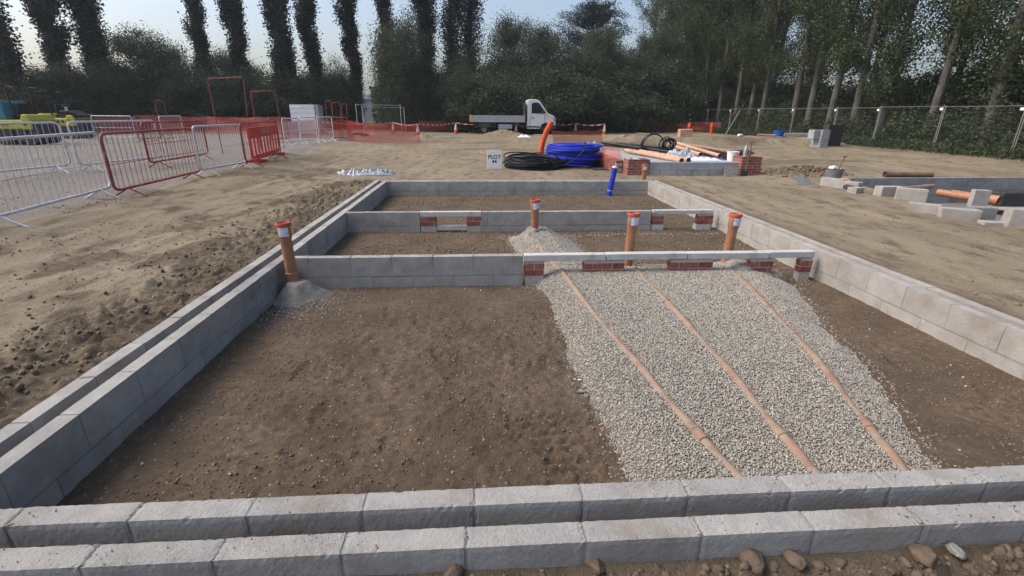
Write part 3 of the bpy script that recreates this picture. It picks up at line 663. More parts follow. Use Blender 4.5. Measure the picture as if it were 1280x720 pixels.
# three drain pipes lying in the gravel
def gtop(x_, y_): return float(max(gravel_top(np.array([x_]), np.array([y_]))[0], -.36))
def drain(label, pts, col):
    W = [PZ(a, b, -.215) for a, b in pts]
    pp = []
    for i in range(len(W)-1):
        for k in range(6): pp.append(W[i].lerp(W[i+1], k/6))
    pp.append(W[-1])
    pp = [Vector((p.x, p.y, gtop(p.x, p.y)-.016+.010*math.sin(i*.6+len(label)))) for i, p in enumerate(pp)]
    ext = pp[-1]+(pp[-1]-pp[-2]).normalized()*.35; ext.z = pp[-1].z-.02
    if ext.y < YF+.03: 
        d = (pp[-1]-pp[-2]).normalized(); t = (YF+.03-pp[-1].y)/d.y; ext = pp[-1]+d*max(t, .0); 
    pp.append(ext)
    o = thing('drain_pipe', label, 'pipe', pp[len(pp)//2], 0, 'drain pipes laid in the gravel'); b = Vector(o.location)
    mb = MB(); mb.tube([p-b for p in pp], .033, 18); mb.build('pipe_barrel', MT['terra_dusty'], o, smooth=True)
    c = PZ(*col, -.2); k = min(range(len(pp)), key=lambda i: (pp[i].xy-c.xy).length); k = max(1, min(k, len(pp)-2)); t = (pp[k+1]-pp[k-1]).normalized()
    mb = MB(); c0 = pp[k]-b
    mb.tube([c0-t*.055, c0-t*.05, c0-t*.038, c0-t*.034, c0+t*.034, c0+t*.038, c0+t*.05, c0+t*.055], [.034, .042, .042, .038, .038, .042, .042, .034], 18); mb.build('coupling', MT['terra_dusty'], o, smooth=True)
drain('left drain pipe half buried in gravel, running down from the first riser', [(676, 313), (700, 337), (745, 394), (795, 450), (838, 500), (875, 540), (926, 597)], (872, 535))
drain('middle drain pipe half buried in gravel', [(792, 335), (815, 357), (858, 402), (900, 447), (940, 494), (975, 537), (1022, 592)], (972, 531))
drain('right drain pipe half buried in gravel, nearest the bare soil', [(915, 338), (945, 368), (1000, 422), (1045, 475), (1085, 523), (1137, 588)], (1082, 522))

# individually visible stones and clods
def single(name, label, cat, p, s, m, flat=.7):
    m = MT['clodm'] if m is MT['clod'] else m; V, Fc = IC2V, IC2F; q = RNG.uniform(0, 50); ks = RNG.normal(size=(7, 3)); ks /= np.linalg.norm(ks, axis=1)[:, None]
    for _ in range(2):
        E_ = {}; V2 = [tuple(v) for v in V]; F2 = []
        def mid(a, b):
            k = (min(a, b), max(a, b))
            if k not in E_: w_ = np.array(V2[a])+np.array(V2[b]); E_[k] = len(V2); V2.append(tuple(w_/np.linalg.norm(w_)))
            return E_[k]
        for a, b, c in Fc: x1, x2, x3 = mid(a, b), mid(b, c), mid(c, a); F2 += [(a, x1, x3), (b, x2, x1), (c, x3, x2), (x1, x2, x3)]
        V, Fc = np.array(V2), np.array(F2)
    cut = np.ones(len(V))*1.0
    for k_ in ks: d_ = V@k_; cut = np.where(d_ > .62, np.minimum(cut, .62/np.maximum(d_, .01)), cut)      # broken flat faces
    rr = cut*(1+.22*fbm(V[:, 0]*3+q, V[:, 1]*3+V[:, 2]*2.3, 7, 4, .6)); V = V*rr[:, None]*np.array([s*1.25, s*.9, s*flat*1.1])
    o = np_mesh(name, V, Fc, m, smooth=False); o.location = p; o.rotation_euler = (random.uniform(-.3, .3), random.uniform(-.3, .3), random.uniform(0, 3)); tag(o, label, cat)
for (a, b, s, lb) in ((942, 692, .060, 'largest earth clod against the front wall, left of a smaller one'), (996, 692, .045, 'earth clod second in size beside the front wall'), (1158, 690, .05, 'flat earth clod against the front wall, left of the pale stone chip'), (743, 700, .042, 'round earth clod by the front wall below the middle of the picture'), (565, 712, .04, 'earth clod by the front wall near the bottom edge, left of centre')):
    p = PZ(a, b, -.09); single('earth_clod', lb, 'clod', (p.x, p.y, gz(p.x, p.y)+s*.22), s, MT['clod'])
p = PZ(1199, 677, -.06); single('stone_chip', 'angular pale stone chip leaning against the outer front wall', 'stone', (p.x, p.y, gz(p.x, p.y)+.02), .032, MT['cement'])
p = PZ(728, 487, -.32); single('stone', 'pale rounded stone on dark soil at the left gravel edge', 'stone', (p.x, p.y, gz(p.x, p.y)+.015), .026, MT['cement'])
p = PZ(733, 493, -.32); single('stone', 'grey stone touching the pale rounded one at the gravel edge', 'stone', (p.x, p.y, gz(p.x, p.y)+.01), .02, MT['pebble'])
p = PZ(725, 469, -.30); single('paper_scrap', 'tiny white scrap on the left edge of the gravel', 'litter', (p.x, p.y, gtop(p.x, p.y)+.02), .014, MT['white'], .3)

def top_crumbs(name, n, x0, x1, y0, y1):
    a = np.column_stack([RNG.uniform(x0, x1, n), RNG.uniform(y0, y1, n)]); k = fbm(a[:, 0]*2.2, a[:, 1]*2.2, 99) > .02; a = a[k]; S = .001+.0035*RNG.random(len(a))**5
    tag(stones(name, np.column_stack([a, .0005+S*.4]), S, MT['clodd']), kind='stuff')
top_crumbs('crumbs_on_front_walls', 700, -2.3, 3.2, YF-.30, YF-.205); top_crumbs('crumbs_on_inner_wall', 600, -2.1, 3.2, YF-.095, YF-.005); top_crumbs('crumbs_on_left_wall', 500, XL-.3, XL-.205, YF, 6)
# ------------------------------------------------------------------ plot sign
sp = PZ(618, 213, -.10); sz = gz(sp.x, sp.y)
o = thing('plot_sign', 'white plot number sign standing on the earth behind the far wall', 'sign', (sp.x, sp.y, sz), R(2))
mb = MB(); mb.box((-.215, -.01, .0), (.215, .01, .54)); mb.build('board', MT['white'], o, bevel=.004)
mb = MB(); mb.box((-.04, .012, -.1), (.04, .05, .64)); mb.build('stake', MT['galv'], o)
def text(s, size, x_, y_, z_, parent, m, name='lettering', rx=90, rz=0, ext=.002):
    c = bpy.data.curves.new('t', 'FONT'); c.body = s; c.size = size; c.align_x = 'CENTER'; c.align_y = 'CENTER'; c.extrude = ext; c.offset = .002
    t = bpy.data.objects.new('t', c); COL.objects.link(t); bpy.context.view_layer.update()
    me = bpy.data.meshes.new_from_object(t); bpy.data.objects.remove(t); bpy.data.curves.remove(c)
    me.materials.clear(); me.materials.append(m); q = bpy.data.objects.new(name, me); COL.objects.link(q); q.parent = parent; q.location = (x_, y_, z_); q.rotation_euler = (R(rx), 0, R(rz)); return q
text('PLOT', .155, 0, -.0125, .345, o, MT['signtext']); text('44', .14, 0, -.0125, .215, o, MT['signtext'])

# ------------------------------------------------------------------ coils
def coil(name, label, cx, cy, z, ro, ri, h, tr, n, m, tilt=.04, cat='pipe coil', group=None, sag=0.0):
    o = bpy.data.objects; mb = MB()
    for i in range(n):
        u = random.random(); rad = ri+(ro-ri)*random.random(); zz = tr+random.random()*h
        tx, ty = random.uniform(-tilt, tilt), random.uniform(-tilt, tilt); ox, oy = random.uniform(-.05, .05)*ro, random.uniform(-.05, .05)*ro; ex = random.uniform(.93, 1.06)
        mb.tube([(ox+rad*ex*math.cos(a), oy+rad/ex*math.sin(a), max(tr, zz+rad*(tx*math.cos(a)+ty*math.sin(a)))) for a in [2*math.pi*k/56 for k in range(56)]], tr, 7, closed=True)
    ob = mb.build(name, m, loc=(cx, cy, z), smooth=True); tag(ob, label, cat, group); return ob
bz = gz(2.0, 15.2)
cb = PZ(719, 209, -.06)
coil('blue_pipe_coil', 'large coil of bright blue water pipe lying behind the far wall', cb.x+.02, cb.y+.55, bz, .82, .50, .60, .034, 62, MT['blue'], .05)
ck = PZ(668, 211, -.06)
coil('black_pipe_coil', 'flattened coil of black pipe lying to the left of the blue coil', ck.x-.05, ck.y+.45, bz, .88, .40, .26, .019, 40, MT['black'], .16)
coil('black_cable_coil', 'small loose black cable coil between the black coil and the blue coil', ck.x+.55, ck.y+.2, bz+.1, .42, .25, .12, .016, 9, MT['black'], .22)
mb = MB(); pts = [PY(a, b, 14.25+.0*i) for i, (a, b) in enumerate(((655, 214), (690, 210), (708, 206), (722, 198), (731, 190), (735, 182), (733, 177)))]
P2 = []
for i in range(len(pts)-1):
    for k in range(4): P2.append(pts[i].lerp(pts[i+1], k/4)+Vector((0, .12*i/2, 0)))
mb.tube(P2, .016, 8); tag(mb.build('black_cable', MT['black'], smooth=True), 'single black cable looping up over the front of the blue coil', 'cable')
# ribbed orange duct standing out of the ground
p0 = PY(676, 192, 16.3); p1 = PY(690, 152, 16.3); n_ = 90; pts = []; rr = []
for i in range(n_+1):
    t = i/n_; p = p0.lerp(p1, t)+Vector((-.07*math.sin(t*3.14), 0, .0)); pts.append(p); rr.append(.095 if i % 4 < 2 else .083)
g0 = p0.copy(); g0.z = gz(p0.x, p0.y)-.1; pts.insert(0, g0); rr.insert(0, .085)
mb = MB(); mb.tube(pts, rr, 16); tag(mb.build('orange_duct', MT['orange'], smooth=False), 'ribbed orange duct sticking up out of the ground behind the coils', 'duct')

# crumpled plastic film left of the far wall, scrap of white
def crumple(name, label, x_, y_, w, d_, h, m, z=None, seed=0, cat='plastic sheet', rz=0):
    nx_, ny_ = 34, 20; vs = []; fs = []
    for j in range(ny_+1):
        for i in range(nx_+1):
            u, v = i/nx_*2-1, j/ny_*2-1; e = max(0, 1-abs(u)**3)*max(0, 1-abs(v)**2.5)
            hh = h*e*(.25+1.5*abs(float(fbm(np.array([u*5+seed]), np.array([v*2.2+seed]), 5, 2, .45)[0])))
            k = 1+.25*float(fbm(np.array([u*2+seed]), np.array([v*2.]), 9)[0]); vs.append((u*w/2*k, v*d_/2*k, hh+.004))
    for j in range(ny_):
        for i in range(nx_): a = j*(nx_+1)+i; fs.append((a, a+1, a+nx_+2, a+nx_+1))
    mb = MB(); mb.add(vs, fs); o = mb.build(name, m, loc=(x_, y_, gz(x_, y_)+.005 if z is None else z)); o.rotation_euler.z = rz; o.modifiers.new('s', 'SOLIDIFY').thickness = .004
    return tag(o, label, cat)
p = PZ(445, 218, -.1); crumple('plastic_film', 'crumpled clear plastic film on the ground off the far left wall corner', p.x, p.y, 1.15, .6, .24, MT['film'], seed=2)
p = PZ(474, 219, -.1); crumple('plastic_bag', 'bluish crumpled bag touching the clear film at the far left wall corner', p.x, p.y, .8, .5, .26, MT['bag'], seed=5, cat='bag')
p = PZ(655, 172, -.1); crumple('plastic_scrap', 'small white scrap on the track between the cones and the orange duct', p.x, p.y, .9, .5, .25, MT['white'], seed=8, cat='litter')
p = PZ(562, 172, -.1); crumple('rubble_scrap', 'pale rubble scraps lying in front of the cone nearest the truck tail', p.x, p.y, 2.0, .7, .22, MT['cement'], seed=9, cat='rubble')
mb = MB(); a, b = PZ(742, 213, -.08), PZ(783, 212, -.08); mb.box((a.x, a.y-.1, gz(a.x, a.y)+.0), (b.x, a.y+.5, gz(a.x, a.y)+.02), j=.02); tag(mb.build('damp_sheet', MT['dkgrey']), 'dark sheet lying on the earth between the blue coil and the brick corner', 'sheet')

# ------------------------------------------------------------------ the next foundation behind
Y2 = 13.05
def XP(p, y=215, Y=Y2): return PY(p, y, Y).x
xl2, xr2 = XP(785), XP(930)
g2 = -.09
o = thing('foundation_wall', 'low grey concrete course along the front of the foundation behind, topped with a pale line', 'wall', ((xl2+xr2)/2, Y2, g2), 0, 'walls of the foundation behind'); b = Vector(o.location)
mb = MB(); 
x_ = xl2
while x_ < xr2-.05: mb.box((x_-b.x, 0, -.3), (min(x_+.44, xr2)-b.x, .1, .16), j=.002); x_ += .45
mb.build('lower_course', MT['block'], o, bevel=.003)
mb = MB(); mb.box((xl2-b.x+.02, .03, .17), (xr2-b.x-.02, .14, .36)); mb.build('upper_course', MT['slab'], o, bevel=.004)
mb = MB(); mb.box((xl2-b.x-.0, -.004, .161), (xr2-b.x, .15, .169)); mb.build('damp_course', MT['film'], o)
o = thing('floor_deck', 'grey block floor deck carrying the orange pipes and bags', 'floor', ((xl2+xr2)/2, Y2+2, g2+.34)); b = Vector(o.location)
mb = MB(); y_ = Y2+.15
while y_ < 17.3:
    x_ = xl2+.1
    while x_ < xr2-.1: mb.box((x_-b.x, y_-b.y, -.1), (min(x_+.44, xr2-.08)-b.x, y_+.43-b.y, .0), j=.004); x_ += .45
    y_ += .44
mb.build('floor_blocks', MT['slab'], o, bevel=.004)
def pier2(label, p0_, p1_, Y, dp, ztop, name='brick_pier'):
    x0, x1 = XP(p0_, 210, Y), XP(p1_, 210, Y)
    o = thing(name, label, 'brick pier', ((x0+x1)/2, Y+dp/2, g2), 0, 'brickwork of the foundation behind'); b = Vector(o.location); mb = MB(); bricks(mb, x0-b.x, x1-b.x, -dp/2, dp/2, .0, ztop-g2); mb.build('brickwork', MT['brick'], o, bevel=.002)
    mo = MB(); mo.box((x0-b.x+.004, -dp/2+.004, -.2), (x1-b.x-.004, dp/2-.004, ztop-g2-.004)); mo.build('mortar', MT['mortar_pale'], o); return o
pier2('brick corner at the left end of the foundation behind, next to the farthest riser', 785, 812, Y2-.03, .46, PY(798, 199, Y2).z)
pier2('brick corner at the right end of the foundation behind, with a spade stuck beside it', 926, 951, Y2-.1, .5, PY(940, 196, Y2).z)
# left return wall going away
xw = XP(785); mbp = MB()
o = thing('brick_wall', 'long low brick wall running away from the left brick corner, partly under pink netting', 'wall', (xw-.12, 15.6, g2), 0, 'walls of the foundation behind')
for k in range(5):
    y_ = Y2+.46+(.11 if k % 2 else 0)
    while y_ < 18.2: mbp.box((-.1, y_-15.6, k*.075), (.1, min(y_+.215, 18.3)-15.6, k*.075+.065), j=.002); y_ += .225
mbp.build('brickwork', MT['brick'], o); mo = MB(); mo.box((-.09, Y2+.47-15.6, -.2), (.09, 18.25-15.6, .36)); mo.build('mortar', MT['mortar_pale'], o)
o = thing('brick_wall', 'pinkish rear brick wall of the foundation behind, beyond the bags', 'wall', (7.6, 17.7, g2), 0, 'walls of the foundation behind')
mbp = MB()
for k in range(5):
    x_ = -1.9+(.11 if k % 2 else 0)
    while x_ < 2.3: mbp.box((x_, -.1, k*.075), (x_+.215, .1, k*.075+.065), j=.002); x_ += .225
mbp.build('brickwork', MT['brick'], o)
# tilted pile of brick courses wrapped with pink net in front of the left wall
def pipe_run(label, A, B, r_, m, name='loose_pipe', hollow=True, group=None, sock=True, cat='pipe'):
    A, B = Vector(A), Vector(B); o = thing(name, label, cat, (A+B)/2, 0, group); b = Vector(o.location); t = (B-A).normalized()
    mb = MB(); pts = [A-b, B-b-t*.16, B-b-t*.15, B-b] if sock else [A-b, B-b]; rr = [r_, r_, r_*1.18, r_*1.18] if sock else [r_, r_]
    mb.tube(pts, rr, 18, caps=False)
    if sock: mb.tube([B-b, B-b-t*.14], [r_*1.1, r_*.95], 18, caps=False)
    else: mb.tube([B-b, B-b-t*.14], [r_*.9, r_*.9], 18, caps=False)
    mb.build('pipe_barrel', m, o, smooth=True)
    mb = MB(); e = B-b-t*.03; ref = Vector((0, 0, 1)); a_ = (ref-t*ref.dot(t)).normalized(); c_ = t.cross(a_)
    mb.add([e+(a_*math.cos(2*math.pi*q/16)+c_*math.sin(2*math.pi*q/16))*r_*.95 for q in range(16)], [tuple(range(16))]); mb.build('dark_bore', MT['dkgrey'], o)
    return o
zt = g2+.34
def Pz(a, b, z): return PZ(a, b, z)
e1 = PY(852, 201, Y2+.12); e2 = PY(861, 201, Y2+.2)
pipe_run('front pale orange pipe on the floor deck, its open end above the grey course', PY(782, 188, 16.4), e1, .062, MT['terra_pale'], group='loose orange drain pipes on the foundation behind')
pipe_run('second pale orange pipe on the floor deck, lying close behind the front one', PY(800, 189, 16.8), e2+Vector((.05, .12, 0)), .062, MT['terra_pale'], group='loose orange drain pipes on the foundation behind')
pipe_run('orange pipe ending in a dark hole in the middle of the floor deck', PY(838, 181, 18.2), PY(876, 193.5, 15.0), .06, MT['terra_pale'], group='loose orange drain pipes on the foundation behind')
pipe_run('long orange pipe whose dark end points towards the white bucket', PY(846, 179, 18.8), PY(900, 195, 15.0), .06, MT['terra_pale'], group='loose orange drain pipes on the foundation behind')
pipe_run('thin orange pipe farthest back on the foundation behind', PY(842, 178, 19.6), PY(926, 192, 15.8), .055, MT['terra_dusty'], group='loose orange drain pipes on the foundation behind', sock=False)
for i, (a, b, c, d, lb) in enumerate(((752, 178, 838, 190, 'thick black pipe lying lowest across the brick wall'), (755, 181, 832, 188.5, 'black pipe lying just behind the lowest one across the brick wall'), (770, 179, 842, 186, 'upper black pipe ending at the standing black coil'))):
    pipe_run(lb, PY(a, b, 18.2+.3*i), PY(c, d, 15.9+.2*i), .045, MT['black'], group='black pipes lying over the brick wall', sock=False)
# standing coil of black pipe
c0 = PY(817, 181, 16.6); r_ = 13.5*16.6/600
for k, (lb) in enumerate(('upright hoop of black pipe standing on the floor deck',)):
    mb = MB()
    for j in range(4): mb.tube([(r_*(1+.02*j)*math.cos(a), .04*j+.05*math.sin(a*2), r_*.92*(1+.02*j)*math.sin(a)) for a in [2*math.pi*q/44 for q in range(44)]], .020, 7, closed=True)
    tag(mb.build('black_pipe_hoop', MT['black'], loc=c0, smooth=True), lb, 'pipe coil')
c1 = PY(835, 181, 16.2); mb = MB()
for j in range(9):
    rr = random.uniform(.12, .26); tl = random.uniform(-.6, .6)
    mb.tube([(rr*math.cos(a)+random.uniform(0, .01)+.03*j-.1, rr*math.sin(a)*math.sin(tl)+.02*j, rr*math.sin(a)*math.cos(tl)) for a in [2*math.pi*q/20 for q in range(20)]], .017, 6, closed=True)
tag(mb.build('black_fittings_heap', MT['black'], loc=c1, smooth=True), 'tangle of small black pipe hoops to the right of the upright hoop', 'fittings')
p = PY(850, 194, 15.0); crumple('wrapped_bags', 'heap of crumpled pale plastic bags in the middle of the floor deck', p.x, p.y, .95, .7, .42, MT['film'], z=zt, seed=12, cat='bag')
p = PY(880, 200, 14.0); crumple('white_wrap', 'low strip of white plastic wrap beside the thin blue pipe', p.x, p.y, .9, .4, .12, MT['white'], z=zt, seed=14, cat='plastic sheet')
pipe_run('thin blue pipe lying on the floor deck in front of the bags', PY(872, 196, 14.6), PY(905, 200, 14.0), .032, MT['bluel'], sock=False)
p = PY(914, 206, 13.75)
o = thing('bucket', 'white bucket on the right end of the floor deck', 'bucket', (p.x, p.y, zt)); mb = MB(); mb.lathe([(.001, 0), (.13, 0), (.155, .24), (.165, .24), (.165, .26), (.15, .26), (.13, .02)], 24); mb.build('pail', MT['white'], o, smooth=True)
mb = MB(); mb.tube([(.16*math.cos(a), -.02-.1*math.sin(a), .25-.06*math.sin(a)) for a in [math.pi*q/12 for q in range(13)]], .004, 6); mb.build('handle', MT['galv'], o)
# spade with a long dark shaft, bottle, leaning board
A = PY(933, 208, Y2-.2); B = PY(940, 178, Y2-.05)
o = thing('spade', 'spade with a dark shaft leaning on the right brick corner', 'spade', (A.x, A.y, g2)); b = Vector(o.location)
mb = MB(); mb.tube([A-b+Vector((0, 0, -.15)), B-b], .017, 8); mb.build('shaft', MT['rust'], o, smooth=True); d = (B-A).normalized()
mb = MB(); mb.tube([B-b-Vector((.06, 0, 0)), B-b+Vector((.06, 0, .01))], .014, 8); mb.build('handle', MT['rust'], o, smooth=True)
mb = MB(); mb.prism([(-.09, 0), (.09, 0), (.08, -.2), (0, -.27), (-.08, -.2)], -.004, .004, mx=Matrix.Translation(A-b+Vector((-.02, 0, -.1)))); mb.build('blade', MT['dkgrey'], o)
p = PY(931, 196, Y2+.1); mb = MB(); mb.lathe([(.001, 0), (.05, 0), (.052, .02), (.052, .2), (.045, .24), (.018, .28), (.018, .32), (.001, .32)], 16)
tag(mb.build('plastic_bottle', MT['film'], loc=(p.x, p.y, p.z), smooth=True), 'plastic bottle standing on the right brick corner', 'bottle')
a = PZ(934, 226, g2+.02); mb = MB(); mb.box((-.19, -.012, 0), (.19, .012, .33)); ob = mb.build('leaning_board', MT['cement'], loc=(a.x+.03, Y2-.24, g2-.02), bevel=.004); ob.rotation_euler = (R(-20), R(6), 0); tag(ob, 'square cement coloured board leaning against the right brick corner', 'board')
# pink net over the left wall & white sack
p = PY(739, 176, 16.6); crumple('white_sack', 'white crumpled sack on the brick wall behind the blue coil', p.x, p.y, .70, .55, .30, MT['film'], z=PY(739, 184, 16.6).z-.05, seed=21, cat='sack')
def netting(name, label, pts, z0, z1, m, group=None, lean=0.0, sag=.06):
    """strip of mesh hung along pts"""
    vs = []; fs = []; uv = []; s = 0; S = []
    PP = []
    for i in range(len(pts)-1):
        n_ = max(2, int((Vector(pts[i+1])-Vector(pts[i])).length/.4))
        for k in range(n_): PP.append(Vector(pts[i]).lerp(Vector(pts[i+1]), k/n_))
    PP.append(Vector(pts[-1])); nr = 6
    me = bpy.data.meshes.new(name)
    for i, p in enumerate(PP):
        if i: s += (p-PP[i-1]).length
        S.append(s); g = gz(p.x, p.y)
        for j in range(nr):
            t = j/(nr-1); vs.append((p.x+.05*math.sin(s*2.1+j), p.y+lean*t+.06*math.sin(s*1.7+j*1.3), g+z0+(z1-z0)*t - sag*t*abs(math.sin(s*1.57))))
    for i in range(len(PP)-1):
        for j in range(nr-1): a = i*nr+j; fs.append((a, a+nr, a+nr+1, a+1)); uv += [(S[i], j*.2), (S[i+1], j*.2), (S[i+1], j*.2+.2), (S[i], j*.2+.2)]
    me.from_pydata(vs, [], fs); l = me.uv_layers.new(name='UVMap'); l.data.foreach_set('uv', [c for q in uv for c in q]); me.materials.append(m)
    o = bpy.data.objects.new(name, me); COL.objects.link(o); return tag(o, label, 'netting', group)
a = PY(744, 210, 14.4); b = PY(748, 185, 18.0)
netting('pink_netting', 'faded pink netting slung along the brick wall behind the blue coil', [(a.x+.55, 13.6, 0), (a.x+.3, 15.5, 0), (b.x-.1, 18, 0)], .02, .62, MT['net_dim'], lean=.1)

# ------------------------------------------------------------------ right-hand foundation
wl = PZ(1056, 222.5, .10); wr = PZ(1280, 221.5, .10)
o = block_wall('long grey far wall of the right-hand foundation, brown pipe lying behind it', 'x', 0, 11.0, 0, off=.1, m='block_dark', top=0, courses=3, group='right-hand foundation', fine=False)
ang = math.atan2(wr.y-wl.y, wr.x-wl.x); cx = Vector(o.location); d = Vector((math.cos(ang), math.sin(ang), 0))
o.rotation_euler.z = ang; o.location = Vector((wl.x, wl.y, .10))+d*5.5+Vector((0, 0, cx.z))
def rblock(label, px_, py_, sx, sy, sz, rz, z=0.0, m='block_warm', rx=0, n=1, top=None):
    """py_ = where the near lower corner rests"""
    p = PZ(px_, py_, z); mb = MB(); noisy_block(mb, (-sx/2, -sy/2, 0), sx, sy, sz, 'x', 0, True)
    o = mb.build('concrete_block', MT[m], loc=(p.x, p.y, z)); o.rotation_euler = (rx, 0, R(rz)); return tag(o, label, 'block', 'loose and laid blocks of the right-hand foundation')
rblock('block at the left end of the right-hand foundation, below the grey tub', 1040, 237, 0.49, .22, 0.26, -65, -0.13)
rblock('block behind the dark pipe mouth, second along the near side of the right-hand foundation', 1058, 241, 0.49, .22, 0.26, -60, -0.15)
rblock('broken block foot below the dark pipe mouth', 1067, 247, 0.25, .2, 0.22, 20, -0.16)
rblock('flat block lying low between the orange elbow and the square block', 1092, 250, 0.56, .22, 0.08, -10, -0.16)
rblock('square pale block with a small hole, middle of the near side of the right-hand foundation', 1108, 251, 0.49, .22, 0.30, 0, -0.16)
rblock('pale block joined to the square block, under the brown pipe', 1135, 256, 0.49, .24, 0.32, -38, -0.16)
rblock('lower pale block stepping down toward the earth right of the square block', 1152, 270, 0.45, .22, 0.22, -48, -0.16)
rblock('long low pale block beside the dark gap, near side of the right-hand foundation', 1195, 277, 0.52, .22, 0.22, -28, -0.16)
rblock('pale block standing on edge between the low blocks and the orange pair of pipes', 1217, 268, 0.25, .12, 0.44, -15, -0.16)
rblock('dark faced block behind the block on edge', 1222, 276, 0.34, .22, 0.24, -20, -0.16, 'block_dark')
rblock('flat pale block almost buried, left of the block cut by the picture edge', 1247, 284, 0.49, .2, 0.09, -18, -0.16)
rblock('tall pale block cut by the right picture edge', 1277, 287, 0.49, .22, 0.32, -22, -0.16)
rblock('flat grey block in the trench behind the block on edge', 1275, 262, .9, .3, .06, -6, -.38)
p = PZ(1062, 226, .1)
mb = MB(); mb.tube([p+Vector((0, .25, -.02)), p+Vector((.0, .1, .02)), p+Vector((0, -.02, -.06)), p+Vector((0, -.03, -.2))], [.055, .058, .058, .055], 16, caps=True); tag(mb.build('pipe_elbow', MT['terra'], smooth=True), 'orange pipe elbow in the gap of the right-hand foundation', 'pipe')
pq = PZ(1068, 237, -.02); pipe_run('dark open pipe mouth poking out beside the orange elbow', pq+Vector((.1, .5, .02)), pq, .06, MT['dkgrey'], group='pipes of the right-hand foundation')
A = PZ(1165, 233, .0); B = PZ(1126, 237, -.02); pipe_run('dull brown pipe lying across the trench above the square block', A, B, .058, MT['terra_dusty'], group='pipes of the right-hand foundation')
A = PZ(1165, 219, .06); B = PZ(1106, 218.5, .06); pipe_run('dull brown pipe lying on the earth beyond the far grey wall', A, B, .07, MT['rust'], group='pipes of the right-hand foundation')
for (a, b, lb) in ((1229, 249, 'smaller left pipe of the orange pair in the right-hand foundation'), (1249, 251, 'larger right pipe of the orange pair in the right-hand foundation')):
    B = PZ(a, b, -.04); pipe_run(lb, B+Vector((-.25, .75, .02)), B, .07 if a == 1229 else .08, MT['terra'], group='pipes of the right-hand foundation')
for k in range(1):
    A = PZ(1250, 240, -.02); mb = MB(); mb.box((0, 0, 0), (1.4, .5, .3)); ob = mb.build('dark_wrap', MT['dkgrey'], loc=(A.x, A.y-.1, -.32), bevel=.03); tag(ob, 'black membrane lump in the trench right of the orange pipes', 'membrane')
# tub, shovel-like sheet
p = PZ(1047, 222, .06)
o = thing('mortar_tub', 'grey mortar tub with tools at the left end of the right-hand foundation', 'tub', (p.x, p.y+.15, .05)); mb = MB(); mb.lathe([(.001, 0), (.16, 0), (.21, .22), (.225, .22), (.2, .21), (.15, .02)], 20); mb.build('tub', MT['galv_far'], o, smooth=True)
mb = MB(); mb.tube([(.05, 0, .05), (.22, .05, .5)], .014, 8); mb.tube([(.17, .05, .5), (.27, .05, .5)], .012, 8); mb.build('tool_handle', MT['rust'], o)
mb = MB(); mb.box((-.1, -.05, .18), (.02, .1, .26), j=.02); mb.build('white_rag', MT['white'], o)
p = PZ(1012, 231, -.05); mb = MB(); mb.box((-.24, -.01, 0), (.24, .01, .34), j=.02); ob = mb.build('metal_sheet', MT['galv_far'], loc=(p.x, p.y, gz(p.x, p.y)-.01)); ob.rotation_euler = (R(-62), 0, R(28)); tag(ob, 'bent grey metal sheet lying on the clods left of the mortar tub', 'sheet')
p = PZ(1028, 222, -.05); mb = MB(); mb.tube([(-.2, 0, .05), (.15, 0.05, .16)], .03, 8); tag(mb.build('timber_offcut', MT['rust'], loc=(p.x, p.y, gz(p.x, p.y))), 'dark timber offcut between the metal sheet and the mortar tub', 'timber')

# ------------------------------------------------------------------ crowd barriers
def barrier_mesh(col, L_=2.3, H_=1.1, n=20, feet=True, name='crowd_barrier', label='', group=None, bars=True):
    o = thing(name, label, 'barrier', (0, 0, 0), 0, group); r_ = .10; z0 = .17
    mb = MB(); pts = []
    for (cx, cz, a0) in ((L_/2-r_, z0+r_, -90), (L_/2-r_, H_-r_, 0), (-L_/2+r_, H_-r_, 90), (-L_/2+r_, z0+r_, 180)):
        for k in range(5): a = R(a0+22.5*k); pts.append((cx+r_*math.cos(a), 0, cz+r_*math.sin(a)))
    mb.tube(pts, .024, 8, closed=True); mb.build('frame', col, o, smooth=True)
    if bars:
        mb = MB()
        for i in range(n): x_ = -L_/2+.1+(L_-.2)*i/(n-1); mb.tube([(x_, 0, z0), (x_, 0, H_)], .0042, 5)
        mb.tube([(-L_/2, 0, .62), (L_/2, 0, .62)], .007, 5)
        mb.build('bars', col, o)
    if feet:
        for s in (-1, 1):
            mb = MB(); x_ = s*(L_/2-.28); mb.tube([(x_, -.30, .0), (x_, 0, z0), (x_, .30, .0)], .017, 6); mb.build('foot', col, o)
    return o
PROT = {}
def barrier(color, A, B, label, group='crowd barriers around the compound', n=20, H_=1.15, z=None, tilt=0):
    L_ = 2.3; A, B = Vector(A), Vector(B); key = (color, n, round(H_, 2)); c = (A+B)/2; rz = math.atan2(B.y-A.y, B.x-A.x); zz = gz(c.x, c.y) if z is None else z
    sx = (B-A).xy.length/L_
    if key not in PROT:
        o = barrier_mesh(MT[{'w': 'galv', 'r': 'redpaint'}[color]], L_, H_, n, label=label, group=group); PROT[key] = o; o.location = (c.x, c.y, zz); o.rotation_euler = (tilt, 0, rz); o.scale = (sx, 1, 1)
    else: dup(PROT[key], (c.x, c.y, zz), 0, label, group, (sx, 1, 1), (tilt, 0, rz))
zb = 0.0
def Q(a, b): return PZ(a, b, zb)
barrier('w', Q(-26, 290), Q(142, 242), 'nearest white metal barrier at the left picture edge')
barrier('w', Q(-90, 238), Q(92, 217), 'white metal barrier just behind the nearest one, at the left edge')
barrier('w', Q(103, 219), Q(205, 206), 'white metal barrier behind the nearest red-framed one')
barrier('r', Q(146, 247), Q(252, 220), 'nearest red-painted barrier, between two white barriers')
